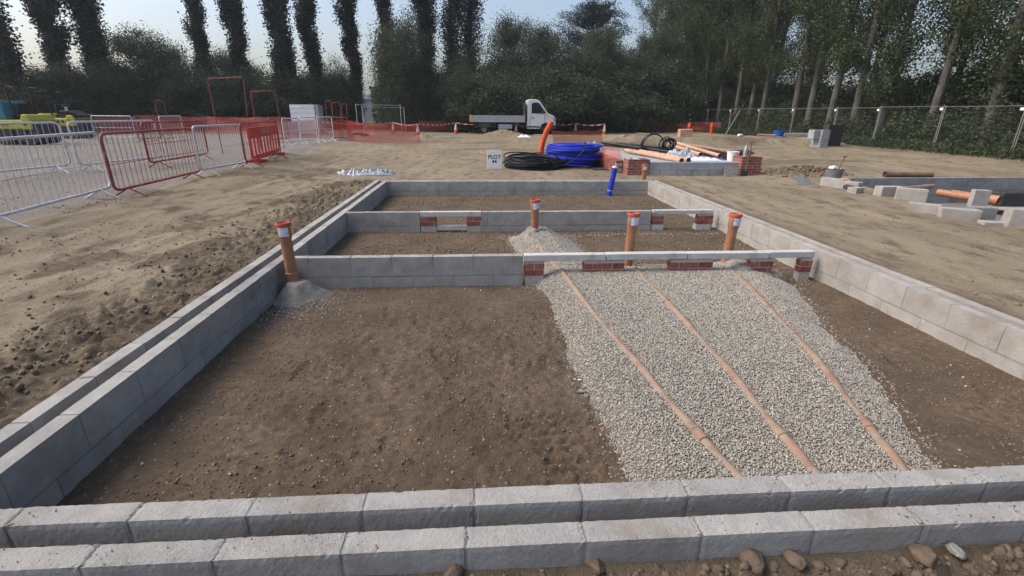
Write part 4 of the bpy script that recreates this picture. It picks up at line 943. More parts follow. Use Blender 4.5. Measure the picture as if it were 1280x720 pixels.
barrier('r', Q(190, 214), Q(262, 200), 'second red-painted barrier, behind the nearest red one')
barrier('w', Q(253, 221), Q(309, 210), 'white metal barrier to the right of the nearest red-painted one')
barrier('r', Q(309, 212), Q(352, 198), 'red-painted barrier with the red plastic panel leaning on it')
for (a, b, c_, d, k, lb) in ((122, 178, 172, 178, 'w', 'far white barrier above the left end of the nearest red-painted one'), (206, 180, 232, 176, 'w', 'small far white barrier between the red-painted barriers and the tall red frame'),
    (176, 181, 204, 178, 'r', 'far red barrier between the two far white ones'), (357, 184, 377, 182, 'w', 'white barrier right behind the red plastic panel'), (378, 182, 398, 181, 'w', 'second white barrier right of the red plastic panel'),
    (400, 180, 418, 179, 'w', 'third white barrier right of the red plastic panel, next to the netting'), (340, 180, 362, 178, 'r', 'far red barrier behind the red plastic panel'), (418, 178, 436, 178, 'r', 'red barrier nearest the folded netting roll')):
    barrier(k, Q(a, b), Q(c_, d), lb, 'far barriers beyond the near row', n=14)
# red plastic panel with slots
A, B = Q(322, 206), Q(354, 193); c = (A+B)/2
o = thing('plastic_barrier', 'bright red plastic chapter style barrier leaning on a red-painted one', 'barrier', (c.x-.05, c.y-.12, gz(c.x, c.y)), math.atan2(B.y-A.y, B.x-A.x)); o['label'] = 'bright red slotted plastic barrier panel leaning on a red-painted barrier'
L_ = (B-A).xy.length*1.02; H_ = 1.02; mb = MB(); mb.box((-L_/2, -.03, .12), (L_/2, .03, .24)); mb.box((-L_/2, -.03, H_-.30), (L_/2, .03, H_)); mb.box((-L_/2, -.028, .24), (-L_/2+.1, .028, H_-.30)); mb.box((L_/2-.1, -.028, .24), (L_/2, .028, H_-.30))
nb_ = 9
for i in range(1, nb_): x_ = -L_/2+.1+(L_-.2)*i/nb_; mb.box((x_-.045, -.02, .24), (x_+.045, .02, H_-.30))
pb = mb.build('panel', MT['redplastic'], o, bevel=.008)
mb = MB(); 
for s in (-.18, .30): mb.box((s-.12, -.033, H_-.22), (s+.12, -.0305, H_-.06))
mb.build('reflector', MT['film'], o)
for s in (-1, 1): mb = MB(); mb.box((s*L_*.35-.04, -.25, 0), (s*L_*.35+.04, .25, .11)); mb.build('foot', MT['redplastic'], o, bevel=.01)
# red barriers standing on end
def upended(label, pa, pb_, topL, topR, base, Y=None):
    A = PZ(*pa, 0.0); Y = Y or A.y; p1, p2 = PY(*pa, Y), PY(*pb_, Y); t1, t2 = PY(*topL, Y), PY(*topR, Y)
    o = thing('upended_barrier', label, 'barrier', ((p1.x+p2.x)/2, Y, gz(p1.x, Y)), 0, 'red barriers stood on end'); b = Vector(o.location)
    mb = MB(); g = b.z
    P = [Vector((p1.x, Y, g)), t1*.94+p1*.06, t1*.97+t2*.03+Vector((0, 0, .02)), t2*.97+t1*.03+Vector((0, 0, .02)), t2*.94+p2*.06, Vector((p2.x, Y, g))]
    mb.tube([v-b for v in P], .016, 8); mb.build('frame', MT['redpaint'], o, smooth=True)
upended('tallest red frame barrier standing on end behind the white barrier', (271, 152), (308, 152), (259, 99), (304, 97), 0, 18.5)
upended('lower red frame barrier standing on end, right of the tallest', (320, 150), (350, 150), (313, 115), (344, 114), 0, 21)
upended('small faint frame barrier standing on end left of the tallest, near the hedge', (198, 146), (208, 146), (193, 125), (205, 128), 0, 31)
for i, (a, b, lb) in enumerate(((407, 414, 'leftmost thin red frame standing on end before the dark hedge'), (415, 425, 'middle thin red frame standing on end before the dark hedge'), (427, 433, 'rightmost thin red frame standing on end before the dark hedge'))):
    upended(lb, (a, 148), (b, 148), (a, 127+2*i), (b, 126+2*i), 0, 29+.6*i)

# ------------------------------------------------------------------ netting, cones, tape, fence panels
gN = 'orange netting fences'
netting('netting_fence', 'orange netting fence between the barriers and the steel frame panels', [Q(436, 178), Q(470, 178), Q(525, 177)], .02, 1.02, MT['net'], gN)
netting('netting_fence', 'doubled bright roll end of orange netting beside the left steel frame panel', [Q(423, 177.5), Q(443, 176.5)], .0, 1.05, MT['net'], gN)
netting('netting_fence', 'orange netting fence running behind the third white barrier group', [Q(352, 174), Q(425, 172)], .0, 1.0, MT['net'], gN)
netting('netting_fence', 'long far band of orange netting along the left hedge', [Q(92, 168), Q(180, 166), Q(262, 166), Q(352, 168)], .0, 1.15, MT['net_dim'], gN)
netting('netting_fence', 'orange netting lying low behind the large blue coil', [PZ(690, 183, -.1), PZ(752, 181, -.1)], .0, .75, MT['net_dim'], gN)
netting('netting_fence', 'dull netting hanging along the far boundary right of the truck', [PZ(700, 165, -.1), PZ(760, 164, -.1), PZ(900, 166, -.1)], .1, .95, MT['net_dim'], gN)
netting('netting_fence', 'dull netting behind the truck along the trees', [PZ(525, 166, -.1), PZ(610, 164.5, -.1), PZ(700, 164, -.1)], .1, .9, MT['net_dim'], gN)
def cone(label, p, h=.82, dark=False):
    o = thing('traffic_cone', label, 'cone', p, random.uniform(0, 1), 'traffic cones along the striped tape'); mb = MB(); s = h/.75
    mb.box((-.2*s, -.2*s, 0), (.2*s, .2*s, .035*s)); mb.build('base', MT['cone'], o, bevel=.01)
    mb = MB(); k = 4
    def rr(z): return (.145-.115*z/.75)*s
    zs = [.035, .22, .22, .44, .44, .60, .60, .75]
    for i, (a, b, mi) in enumerate(((.03, .24, 0), (.24, .64, 1), (.64, .75, 0))): mb.lathe([(rr(a), a*s), (rr(b), b*s)]+([(.001, b*s)] if i == 2 else []), 16, mi)
    mb.build('cone_body', [MT['cone'], MT['conew']], o, smooth=True); return o
cl = {492: 'traffic cone inside the netting, leftmost of the taped cones', 523: 'traffic cone at the right end of the orange netting', 570: 'traffic cone just left of the truck tail', 609: 'traffic cone in front of the truck rear wheel', 645: 'traffic cone in front of the middle of the flatbed', 681: 'traffic cone in front of the cab, beside the orange duct', 719: 'first traffic cone right of the truck', 755: 'second traffic cone right of the truck, last on the tape', 782: 'white-looking cone off the tape, right of the last taped cone'}
CN = []
for k, yb in ((492, 167), (523, 171), (570, 167.5), (609, 168), (645, 168.5), (681, 168), (719, 168), (755, 169), (782, 166)):
    p = PZ(k, yb, -.1); p.z = gz(p.x, p.y); cone(cl[k], p, .85); CN.append(p)
mb = MB(); s = 0; tp = [Q(405, 176)+Vector((0, 0, .95))]+[c+Vector((0, 0, .80)) for c in CN[:-1]]
for i in range(len(tp)-1):
    A, B = tp[i], tp[i+1]; L_ = (B-A).length; n_ = int(L_/.28)
    for k in range(n_):
        q0, q1 = A.lerp(B, k/n_), A.lerp(B, (k+1)/n_); sg = lambda t: -.12*(1-(2*t-1)**2)
        z0_, z1_ = sg(k/n_), sg((k+1)/n_); a0, a1 = q0+Vector((0, 0, z0_)), q1+Vector((0, 0, z1_)); h = Vector((0, 0, .035)); y_ = Vector((0, .003, 0))
        mb.add([a0-h, a1-h, a1+h, a0+h, a0-h+y_, a1-h+y_, a1+h+y_, a0+h+y_], [(0, 1, 2, 3), (7, 6, 5, 4), (3, 2, 6, 7), (1, 0, 4, 5)], k % 2)
tag(mb.build('barrier_tape', [MT['conew'], MT['cone']]), 'red and white striped tape strung from cone to cone before the truck', 'tape')
for (a, b, lb) in ((861, 166, 'left orange bollard by the far fence'), (889, 166, 'right orange bollard by the far fence')):
    p = PZ(a, b, .0); mb = MB(); mb.lathe([(.001, 0), (.26, 0), (.26, .06), (.13, .08), (.13, .5), (.17, .52), (.16, .72), (.09, .9), (.001, .92)], 16); tag(mb.build('orange_bollard', MT['cone'], loc=(p.x, p.y, gz(p.x, p.y)), smooth=True), lb, 'bollard', 'orange bollards by the far fence')

def mesh_panel(label, A, B, H_=2.0, group='steel mesh fence panels', brace=False, tagp=True, mname='mesh_fence_panel', z=None, m='galv_far'):
    A, B = Vector(A), Vector(B); z = gz(A.x, A.y) if z is None else z; d = (B-A); d.z = 0; L_ = d.length; rz = math.atan2(d.y, d.x)
    o = thing(mname, label, 'fence', (A.x, A.y, z), rz, group); mb = MB()
    for x_ in (.02, L_-.02): mb.tube([(x_, 0, 0), (x_, 0, H_+.06)], .020, 8)
    mb.tube([(.02, 0, H_), (L_-.02, 0, H_)], .011, 6); mb.tube([(.02, 0, .15), (L_-.02, 0, .15)], .010, 6)
    mb.build('frame', MT[m], o, smooth=True)
    me = bpy.data.meshes.new('wire_mesh'); me.from_pydata([(.02, 0, .15), (L_-.02, 0, .15), (L_-.02, 0, H_), (.02, 0, H_)], [], [(0, 1, 2, 3)]); l = me.uv_layers.new(name='UVMap'); l.data.foreach_set('uv', [0, 0, L_, 0, L_, H_-.15, 0, H_-.15]); me.materials.append(MT['weld'])
    w = bpy.data.objects.new('wire_mesh', me); COL.objects.link(w); w.parent = o
    for k, x_ in enumerate((.0,)): mb = MB(); mb.box((-.36, -.11, 0), (.36, .11, .13)); f = mb.build('foot_block', MT['dkgrey'], o, bevel=.02)
    if tagp: mb = MB(); mb.box((.05, -.012, H_-.17), (.22, -.006, H_-.06)); mb.build('clip_tag', MT['white'], o)
    if brace: mb = MB(); mb.tube([(0.1, 0, H_-.1), (.1, 1.7, 0)], .02, 8); mb.build('brace', MT[m], o)
    return o
XF = 21.6
ordn = ['nearest steel mesh fence panel at the right picture edge', 'second mesh fence panel from the right edge', 'third mesh fence panel from the right edge', 'fourth mesh fence panel from the right, behind the dark part of the block stack', 'fifth mesh fence panel from the right', 'sixth mesh fence panel from the right', 'seventh mesh fence panel from the right, with a slanting brace', 'eighth mesh fence panel from the right, before the far corner', 'ninth mesh fence panel, at the far corner']
ys = [15.4, 18.9, 22.4, 26.2, 29.6, 33.7, 38.0, 42.6, 46.8, 51]
for i in range(9):
    mesh_panel(ordn[i], (XF+.05*math.sin(i*2), ys[i], 0), (XF+.05*math.sin(i*2+2), ys[i+1]-.05, 0), brace=False)
p = PY(925, 138, 38.5); g = gz(p.x-1.9, 38.5); mb = MB(); q0 = PY(906, 169, 37.5); mb.tube([Vector((q0.x, q0.y, gz(q0.x, q0.y))), p], .03, 8); tag(mb.build('fence_brace', MT['galv_far'], smooth=True), 'slanting steel brace propping the fence above the spoil bank', 'brace')
xs_ = [XF-.2, 18.1, 14.6, 11.1, 7.6, 4.1]
fl = ['back fence panel in the far right corner', 'back fence panel second from the far right corner', 'back fence panel third from the far right corner', 'back fence panel behind the last taped cone', 'back fence panel just ahead of the truck bonnet']
for i in range(5): mesh_panel(fl[i], (xs_[i+1]+.05, 50.8, 0), (xs_[i], 50.9, 0), 2.0, tagp=False)
A, B = PZ(448, 170, -.1), PZ(503, 168.5, -.1); mesh_panel('bare steel frame panel standing in the orange netting', A, B, 1.95, tagp=False, m='galv')
A, B = PZ(456, 172, -.1), PZ(507, 167.5, -.1); mesh_panel('second steel frame panel close behind the one in the netting', A, B, 1.78, tagp=False, m='galv')

# ------------------------------------------------------------------ block stack, kerbs, tub on the bank
def stack(label, p, nx_, ny_, nz_, m, bs=(.44, .215, .215)):
    o = thing('block_stack', label, 'block stack', p, R(4), 'stacks of blocks by the fence'); mb = MB()
    for k in range(nz_):
        for i in range(nx_ if k != 0 else max(1, nx_)):
            for j in range(ny_): mb.box((i*(bs[0]+.006), j*(bs[1]+.006), k*(bs[2]+.004)), (i*(bs[0]+.006)+bs[0], j*(bs[1]+.006)+bs[1], k*(bs[2]+.004)+bs[2]), j=.006)
    mb.build('blocks', MT[m], o); return o
p = PZ(1024, 185, -.1); stack('pale grey stack of blocks in front of the mesh fence', (p.x, p.y, gz(p.x, p.y)), 1, 3, 4, 'slab'); stack('upper overhanging row of pale blocks left of the pale stack', (p.x-.36, p.y+.1, gz(p.x, p.y)+.44), 1, 2, 2, 'slab', (.34, .215, .215))
p = PZ(1036, 184, -.1); stack('dark wrapped stack of blocks right of the pale stack', (p.x, p.y+.3, gz(p.x, p.y)), 2, 2, 5, 'dkgrey')
def onbank(a, b, Y): p = PY(a, b, Y); return Vector((p.x, Y, gz(p.x, Y)))
mb = MB(); A = onbank(980, 171, 29.3); mb.box((0, 0, 0), (3.4, .2, .16)); tag(mb.build('concrete_kerb', MT['lintel'], loc=A, bevel=.01), 'long pale concrete kerb lying on the spoil bank', 'kerb')
A = onbank(973, 170, 29.0); mb = MB(); mb.lathe([(.001, 0), (.26, 0), (.32, .35), (.33, .35), (.30, .34), (.25, .03)], 20); tag(mb.build('blue_tub', MT['bluel'], loc=A, smooth=True), 'blue tub on the spoil bank left of the pale kerb', 'tub')
A, B = onbank(946, 172, 28.6), onbank(968, 173, 28.6); pipe_run('short orange pipe on the spoil bank left of the blue tub', A+Vector((0, 0, .1)), B+Vector((0, 0, .1)), .06, MT['terra_pale'], sock=False)
A = onbank(925, 172, 28.2); single('white_stone', 'white rounded lump on the spoil bank above the spade', 'stone', A+Vector((0, 0, .1)), .16, MT['white'])
A = onbank(849, 178, 27.4); mb = MB(); mb.box((0, 0, -.1), (.7, .4, .42), j=.02); tag(mb.build('stone_block', MT['terra_pale'], loc=A, bevel=.03), 'tan stone block at the left end of the spoil bank', 'stone')
for (a, b, c, d, Y, lb) in ((668, 169, 760, 172, 34.0, 'long pale timber board on the ground right of the truck'), (750, 173, 782, 180, 26.0, 'pale timber board pointing at the standing hoop'), (795, 167.5, 822, 168.5, 38.0, 'short pale board on the far ground')):
    A = PZ(a, b, -.08); B = PZ(c, d, -.08); v = (B-A).normalized(); n_ = Vector((-v.y, v.x, 0))*.14; mb = MB(); A.z = gz(A.x, A.y)+.03; B.z = gz(B.x, B.y)+.04; u_ = Vector((0, 0, .05))
    mb.add([A-n_, B-n_, B+n_, A+n_, A-n_+u_, B-n_+u_, B+n_+u_, A+n_+u_], [(3, 2, 1, 0), (4, 5, 6, 7), (0, 1, 5, 4), (1, 2, 6, 5), (2, 3, 7, 6), (3, 0, 4, 7)]); tag(mb.build('timber_board', MT['timber']), lb, 'board', 'boards lying on the track')
# white wrapped pack
A = PY(364, 150, 36); B = PY(399, 150, 36); g = gz(A.x, 36); zt_ = PY(380, 130.5, 36).z
o = thing('block_pack', 'white wrapped pack of blocks above the far barriers', 'block pack', ((A.x+B.x)/2, 36.6, g)); w = (B.x-A.x)/2; mb = MB(); H_ = zt_-g; k = 7
for i in range(k): mb.box((-w+.25*(i > 4)*0, -.6, H_*i/k+.01), (w-.25, .6, H_*(i+1)/k-.008), j=.012)
mb.build('blocks', MT['white'], o); mb = MB(); mb.box((-w+.01, -.58, .02), (w-.26, .58, H_-.02)); mb.build('core', MT['film'], o); mb = MB(); mb.box((w-.24, -.55, 0), (w, .5, H_*.98)); mb.build('side_wrap', MT['film'], o)
mb = MB(); mb.box((-.5, -.9, 0), (.9, -.65, H_*.42)); tag(mb.build('wrapped_pallet', MT['film'], loc=(A.x-.2, 36, g), bevel=.02), 'small pale pallet in front of the white pack of blocks', 'pallet')

# ------------------------------------------------------------------ flatbed truck
def truck():
    A = PZ(587, 169, -.1); Y = 38.0; xa_, xb_ = PY(587, 160, Y).x, PY(694, 160, Y).x; g = gz((xa_+xb_)/2, Y); L_ = xb_-xa_; k = L_/6.9
    o = thing('flatbed_truck', 'white dropside flatbed truck parked side-on before the trees', 'truck', (xa_, Y, g), 0); W = 2.0
    def S(poly): return [(x_*k, z_*1.0) for x_, z_ in poly]
    cab = S([(4.62, .42), (4.62, 2.42), (4.75, 2.50), (5.35, 2.50), (5.62, 2.38), (6.28, 1.55), (6.78, 1.34), (6.90, 1.15), (6.92, .55), (6.80, .42), (6.62, .42), (6.52, .70), (6.30, .84), (6.0, .84), (5.78, .70), (5.68, .42)])
    mb = MB(); mb.prism(cab, .0, W); mb.build('cab', MT['vanw'], o, bevel=.05)
    for s, y_ in ((-1, -.006), (1, W+.006)):
        mb = MB(); mb.prism(S([(4.95, 1.52), (4.95, 2.20), (5.10, 2.27), (5.45, 2.27), (5.60, 2.18), (6.10, 1.56), (6.0, 1.50)]), y_-.006, y_+.006); w_ = mb.build('side_window', MT['glass'], o)
        mb = MB(); mb.prism(S([(4.84, .62), (4.84, 1.44), (4.862, 1.44), (4.862, .62)]), y_-.004, y_+.004); mb.prism(S([(6.02, .9), (6.02, 1.44), (6.04, 1.44), (6.04, .9)]), y_-.004, y_+.004); mb.prism(S([(4.95, 1.18), (5.2, 1.18), (5.2, 1.23), (4.95, 1.23)]), y_-.012, y_+.012); mb.build('door_trim', MT['dkgrey'], o)
        mb = MB(); mb.prism(S([(4.62, .52), (5.66, .52), (5.66, .62), (4.62, .62)]), y_-.01, y_+.01); mb.build('sill_strip', MT['dkgrey'], o)
        mb = MB(); mb.box((5.80*k, y_-.18 if s < 0 else y_+.02, 1.50), (5.90*k, y_-.02 if s < 0 else y_+.18, 1.80)); mb.build('mirror', MT['dkgrey'], o, bevel=.02)
    mb = MB(); mx = Matrix.Translation((0, 0, 0)); a_ = S([(5.66, 2.33), (6.24, 1.58)]); n_ = .012
    mb.add([(a_[0][0]+n_, .12, a_[0][1]+n_), (a_[1][0]+n_, .08, a_[1][1]+n_), (a_[1][0]+n_, W-.08, a_[1][1]+n_), (a_[0][0]+n_, W-.12, a_[0][1]+n_)], [(0, 1, 2, 3)]); mb.build('windscreen', MT['glass'], o)
    mb = MB(); mb.box((6.60*k, .0-.02, .40), (6.97*k, W+.02, .72)); mb.build('front_bumper', MT['dkgrey'], o, bevel=.04)
    mb = MB(); mb.box((6.86*k, .5, .78), (6.935*k, W-.5, 1.1)); mb.build('grille', MT['dkgrey'], o)
    for y_ in (.06, W-.36): mb = MB(); mb.box((6.68*k, y_-.075 if y_ < 1 else y_, .95), (6.93*k, y_+.3 if y_ < 1 else y_+.375, 1.18)); mb.build('headlight', MT['film'], o, bevel=.03)
    mb = MB(); mb.box((.25, .45, .52), (4.62*k, .60, .72)); mb.box((.25, W-.6, .52), (4.62*k, W-.45, .72)); mb.build('chassis', MT['dkgrey'], o)
    mb = MB(); mb.box((.02, -.06, .88), (4.45*k, W+.06, .95)); mb.build('bed_floor', MT['vanbed'], o)
    for nm, y_ in (('near', -.08), ('far', W+.05)):
        mb = MB()
        for q in range(3): mb.box((.10, y_, .96+q*.135), (4.42*k, y_+.03, .96+q*.135+.125))
        mb.build('dropside', MT['vanbed'], o)
    mb = MB(); mb.box((0, -.08, .95), (.035, W+.08, 1.37)); mb.build('tailboard', MT['vanbed'], o)
    mb = MB(); mb.box((.0, -.09, .93), (.20, -.085, 1.38)); mb.build('yellow_marker', MT['ytag'], o)
    mb = MB(); mb.box((4.44*k, -.02, .96), (4.48*k, W+.02, 2.30)); 
    mb.build('headboard', MT['dkgrey'], o, bevel=.01)
    for x_ in (1.15, 6.15):
        for y_ in (.14, W-.14):
            w_ = thing('wheel', None, None, (x_*k, y_, .36)); w_.parent = o; mx = Matrix.Rotation(R(90), 4, 'X')
            t_ = MB(); t_.lathe([(.20, -.11), (.33, -.12), (.36, -.09), (.36, .09), (.33, .12), (.20, .11)], 28, 0, mx); t_.build('tyre', MT['tyre'], w_, smooth=True)
            t_ = MB(); t_.lathe([(.001, -.06), (.07, -.08), (.19, -.05), (.205, -.10), (.205, .10), (.19, .05), (.07, .08), (.001, .06)], 24, 0, mx); t_.build('rim', MT['galv_far'], w_, smooth=True)
    mb = MB(); mb.box((.7, -.04, .50), (1.6, .02, .84)); mb.build('mudguard', MT['dkgrey'], o, bevel=.03)
    mb = MB(); mb.box((2.3*k, -.02, .42), (3.4*k, .0, .74)); mb.build('side_guard', MT['vanbed'], o)
truck()

# ------------------------------------------------------------------ tandem roller in the compound
def roller(label, px0, px1, Y, flip, body, hood):
    xa_, xb_ = PY(px0, 150, Y).x, PY(px1, 150, Y).x; L_ = xb_-xa_; g = gz(xa_, Y)
    o = thing('road_roller', label, 'road roller', ((xa_+xb_)/2, Y, g), 0, 'road rollers in the compound'); k = L_/3.4; f = -1 if flip else 1; W = 1.3
    def S(p): 
        q = [(x_*k*f, z_) for x_, z_ in p]; return q if f > 0 else q[::-1]
    mx = Matrix.Rotation(R(90), 4, 'X')
    for x_ in (-1.1, 1.1): t_ = MB(); t_.lathe([(.05, -.62), (.50, -.62), (.52, -.60), (.52, .60), (.50, .62), (.05, .62)], 32, 0, Matrix.Translation((x_*k*f, .65, .52))@mx); t_.build('drum', MT['dkgrey'], o, smooth=True)
    mb = MB(); mb.prism(S([(-1.66, .62), (-1.66, .98), (-1.45, 1.15), (-1.0, 1.15), (-.85, 1.0), (.9, 1.0), (1.05, 1.22), (1.45, 1.22), (1.68, 1.0), (1.68, .62)]), -.02, W+.02); mb.build('chassis', MT[body], o, bevel=.05)
    for x_ in (-1.25, -.6, -.2, 1.2): mb = MB(); mb.lathe([(.001, 0), (.07, 0), (.07, .012), (.001, .012)], 14, 0, Matrix.Translation((x_*k*f, -.034, .84))@mx); mb.build('frame_hole', MT['dkgrey'], o)
    hs = 1.04 if hood == 'teal' else .82
    mb = MB(); mb.prism(S([(-1.75, 1.16), (-1.75, 1.25*hs), (-.95, 1.66*hs), (-.35, 1.68*hs), (-.3, 1.0), (-.85, 1.01), (-1.0, 1.16)]), .08, W-.08); mb.build('hood', MT[hood], o, bevel=.05)
    mb = MB(); mb.box((min(-1.2*k*f, -.95*k*f), .069, 1.36), (max(-1.2*k*f, -.95*k*f), .078, 1.55)); mb.build('hood_sticker', MT['film'], o)
    for y_ in (.1, W-.1): mb = MB(); mb.tube([(.35*k*f, y_, 1.0), (.35*k*f, y_, 2.2), (.45*k*f, y_, 2.3), (1.0*k*f, y_, 2.25)], .028, 8); mb.build('roll_bar', MT['black'], o, smooth=True)
    mb = MB(); mb.box((.05*k*f-.25, .4, 1.02), (.05*k*f+.25, .9, 1.2)); mb.box((.3*k*f-.06, .4, 1.2), (.3*k*f+.06, .9, 1.65)); mb.build('seat', MT['black'], o, bevel=.04)
    mb = MB(); mb.tube([(-.4*k*f, .65, 1.0), (-.33*k*f, .65, 1.6)], .03, 8); mb.tube([(-.33*k*f+.18*math.cos(a), .65+.18*math.sin(a), 1.62+.05*math.cos(a)) for a in [2*math.pi*q/20 for q in range(20)]], .015, 6, closed=True); mb.build('steering_wheel', MT['black'], o, smooth=True)
roller('teal hooded yellow road roller at the left picture edge', -16, 38, 22.5, False, 'yellow', 'teal')
roller('yellow road roller with a dark roll bar, right of the teal hooded one', 46, 94, 27.5, True, 'yellow', 'black')

# ------------------------------------------------------------------ far building
A = PY(440, 150, 95); B = PY(520, 150, 95); zt_ = PY(462, 119, 95).z
o = thing('warehouse', 'pale grey building glimpsed through the gap between poplar and willow', 'building', ((A.x+B.x)/2, 97, 0)); w = (B.x-A.x)/2+3
mb = MB(); mb.box((-w, 0, -.5), (w, 14, zt_-.6)); mb.build('wall', MT['farwall'], o); mb = MB(); mb.prism([(-w-.3, zt_-.6), (w+.3, zt_-.6), (w+.3, zt_), (0, zt_+.3), (-w-.3, zt_)], -.4, 14.4); mb.build('roof', MT['farroof'], o)
mb = MB(); mb.box((-1.5, -.05, -.4), (1.5, -.01, 3.2)); mb.build('door', MT['dkgrey'], o)

# ------------------------------------------------------------------ trees
def leaves(name, C, size, m, parent, aspect=.62, droop=0.0):
    n = len(C); C = np.asarray(C); T = RNG.normal(size=(n, 3)); T[:, 2] -= droop; T /= np.linalg.norm(T, axis=1)[:, None]
    U = RNG.normal(size=(n, 3)); U -= T*(U*T).sum(1)[:, None]; U /= np.linalg.norm(U, axis=1)[:, None]
    s = size*RNG.uniform(.6, 1.35, n)[:, None]; K = np.cross(T, U)*.12
    V = np.stack([C-T*s*.5, C+U*s*.5*aspect+K*s, C+T*s*.5, C-U*s*.5*aspect+K*s], 1).reshape(-1, 3)
    return np_mesh(name, V, np.arange(4*n).reshape(n, 4), m, parent)
def tree_base(name, label, group, kind='tree'):
    return thing(name, label, kind, (0, 0, 0), 0, group)
def limb_pts(p, d, L_, n=6, wob=.12, upb=.0):
    pts = [Vector(p)]; d = Vector(d).normalized()
    for i in range(n):
        d = (d+Vector((random.gauss(0, wob), random.gauss(0, wob), random.gauss(0, wob)+upb))).normalized(); pts.append(pts[-1]+d*L_/n)
    return pts
def cluster(C, p, r_, n, sq=1.0):
    a = RNG.normal(size=(n, 3))*np.array([r_, r_, r_*sq])*.6+np.array(p); C.append(a)
def lombardy(H_=24, Wd=1.9, n=8500, seed=0, m='lf_pop', double=False):
    random.seed(seed); o = tree_base('poplar_tree', 'x', 'columnar poplars behind the compound'); C = []; tb = MB()
    stems = [(0, 0)] if not double else [(-.8, 0), (.9, .2)]
    for sx, sy in stems:
        tr = limb_pts((sx, sy, -.3), (sx*.02, 0, 1), H_, 10, .005); tb.tube(tr, [.30*(1-i/11)+.03 for i in range(11)], 8)
        nl = 74
        for i in range(nl):
            t = .14+.82*i/nl; b = tr[0].lerp(tr[-1], t); k = min(9, int(t*10)); b = tr[k].lerp(tr[k+1], t*10-k); a = random.uniform(0, 6.283)
            prof = (min(1, .12+max(0, t-.12)*2.1))*(1-.65*max(0, (t-.5)/.5)**1.6)*random.uniform(.65, 1.2)*(.75 if double else 1)
            L_ = Wd*prof*1.9; d = (math.cos(a)*.55, math.sin(a)*.55, 1); lp = limb_pts(b, d, L_, 4, .08, .05); tb.tube(lp, [.05, .04, .03, .02, .01], 5)
            for q in range(1, 5):
                cluster(C, lp[q]+Vector((math.cos(a), math.sin(a), 0))*.1, Wd*.27, int(n/len(stems)/nl/4), 1.9)
    tb.build('trunk', MT['bark'], o); leaves('crown', np.concatenate(C), .17, MT[m], o, .8); return o
def bushy(H_=9, Wd=4.5, n=11000, seed=0, m='lf_bush', lsz=.2, name='broad_tree', low=.12, droop=0.0, ncl=70):
    random.seed(seed); o = tree_base(name, 'x', 'bushy trees along the back'); C = []; tb = MB()
    tr = limb_pts((0, 0, -.3), (0, 0, 1), H_*.62, 5, .06); tb.tube(tr, [.26, .22, .18, .14, .1, .06], 8)
    for i in range(ncl):
        while True:
            v = Vector((random.uniform(-1, 1), random.uniform(-1, 1), random.uniform(0, 1))); 
            zz = v.z; lim = math.sqrt(max(0, 1-((zz-.42)/.60)**2)); rad = math.hypot(v.x, v.y)
            if rad < lim and rad > lim*.35*(zz < .8): break
        p = Vector((v.x*Wd, v.y*Wd*.85, H_*(low+(1-low)*zz)*random.uniform(.92, 1.05))); r_ = Wd*random.uniform(.16, .30)
        b = tr[min(4, 1+int(zz*4))]; tb.tube([b, b.lerp(p, .5)+Vector((0, 0, .2)), p], [.07, .045, .015], 5); cluster(C, p, r_, int(n/ncl*random.uniform(.6, 1.3)), .8+.8*droop)
    tb.build('trunk', MT['bark'], o); leaves('crown', np.concatenate(C), lsz, MT[m], o, droop=droop); return o
def conifer(H_=15, Wd=3.6, n=14000, seed=0):
    random.seed(seed); o = tree_base('pine_tree', 'x', None); C = []; tb = MB(); tr = limb_pts((0, 0, -.3), (0, 0, 1), H_*.97, 8, .02); tb.tube(tr, [.34*(1-i/9)+.03 for i in range(9)], 8)
    for i in range(110):
        t = .30+.68*random.random(); a = random.uniform(0, 6.283); k = min(7, int(t*8)); b = tr[k].lerp(tr[k+1], t*8-k)
        pr = max(.18, 1.15*(1-((t-.52)/.52)**2)**.7); L_ = Wd*max(.2, pr)*random.uniform(.6, 1.05); lp = limb_pts(b, (math.cos(a), math.sin(a), .28), L_, 4, .10, .10); tb.tube(lp, [.07, .05, .04, .03, .015], 5)
        for q in range(2, 5): cluster(C, lp[q]+Vector((0, 0, .1)), Wd*.15, int(n/110/3), .55)
    tb.build('trunk', MT['bark'], o); leaves('crown', np.concatenate(C), .22, MT['lf_con'], o, aspect=.3); return o
def rowtree(H_=21, Wd=3.2, n=13000, seed=0, clear=.20, lean=0.0):
    random.seed(seed); o = tree_base('tall_poplar_tree', 'x', 'tall trees in the row behind the right fence'); C = []; tb = MB()
    tr = limb_pts((0, 0, -.3), (lean, 0, 1), H_, 10, .018); tb.tube(tr, [.21*(1-i/11.5)+.02 for i in range(11)], 10); nl = 40
    for i in range(nl):
        t = clear+(.97-clear)*(i/nl); k = min(9, int(t*10)); b = tr[k].lerp(tr[k+1], t*10-k); a = random.uniform(0, 6.283)
        pr = min(1, .45+(t-clear)*2.4)*(1-.55*max(0, (t-.6)/.4)**1.5)*random.uniform(.6, 1.15); L_ = Wd*pr*1.25
        lp = limb_pts(b, (math.cos(a)*.8, math.sin(a)*.8, .75), L_, 5, .10, .02); tb.tube(lp, [.065, .05, .038, .028, .018, .008], 5)
        for q in range(1, 6):
            cluster(C, lp[q], Wd*.19, int(n/nl/5*random.uniform(.5, 1.4)), .9)
    tb.build('trunk', MT['bark_pale'], o); leaves('crown', np.concatenate(C), .125, MT['lf_right'], o, aspect=.8); return o

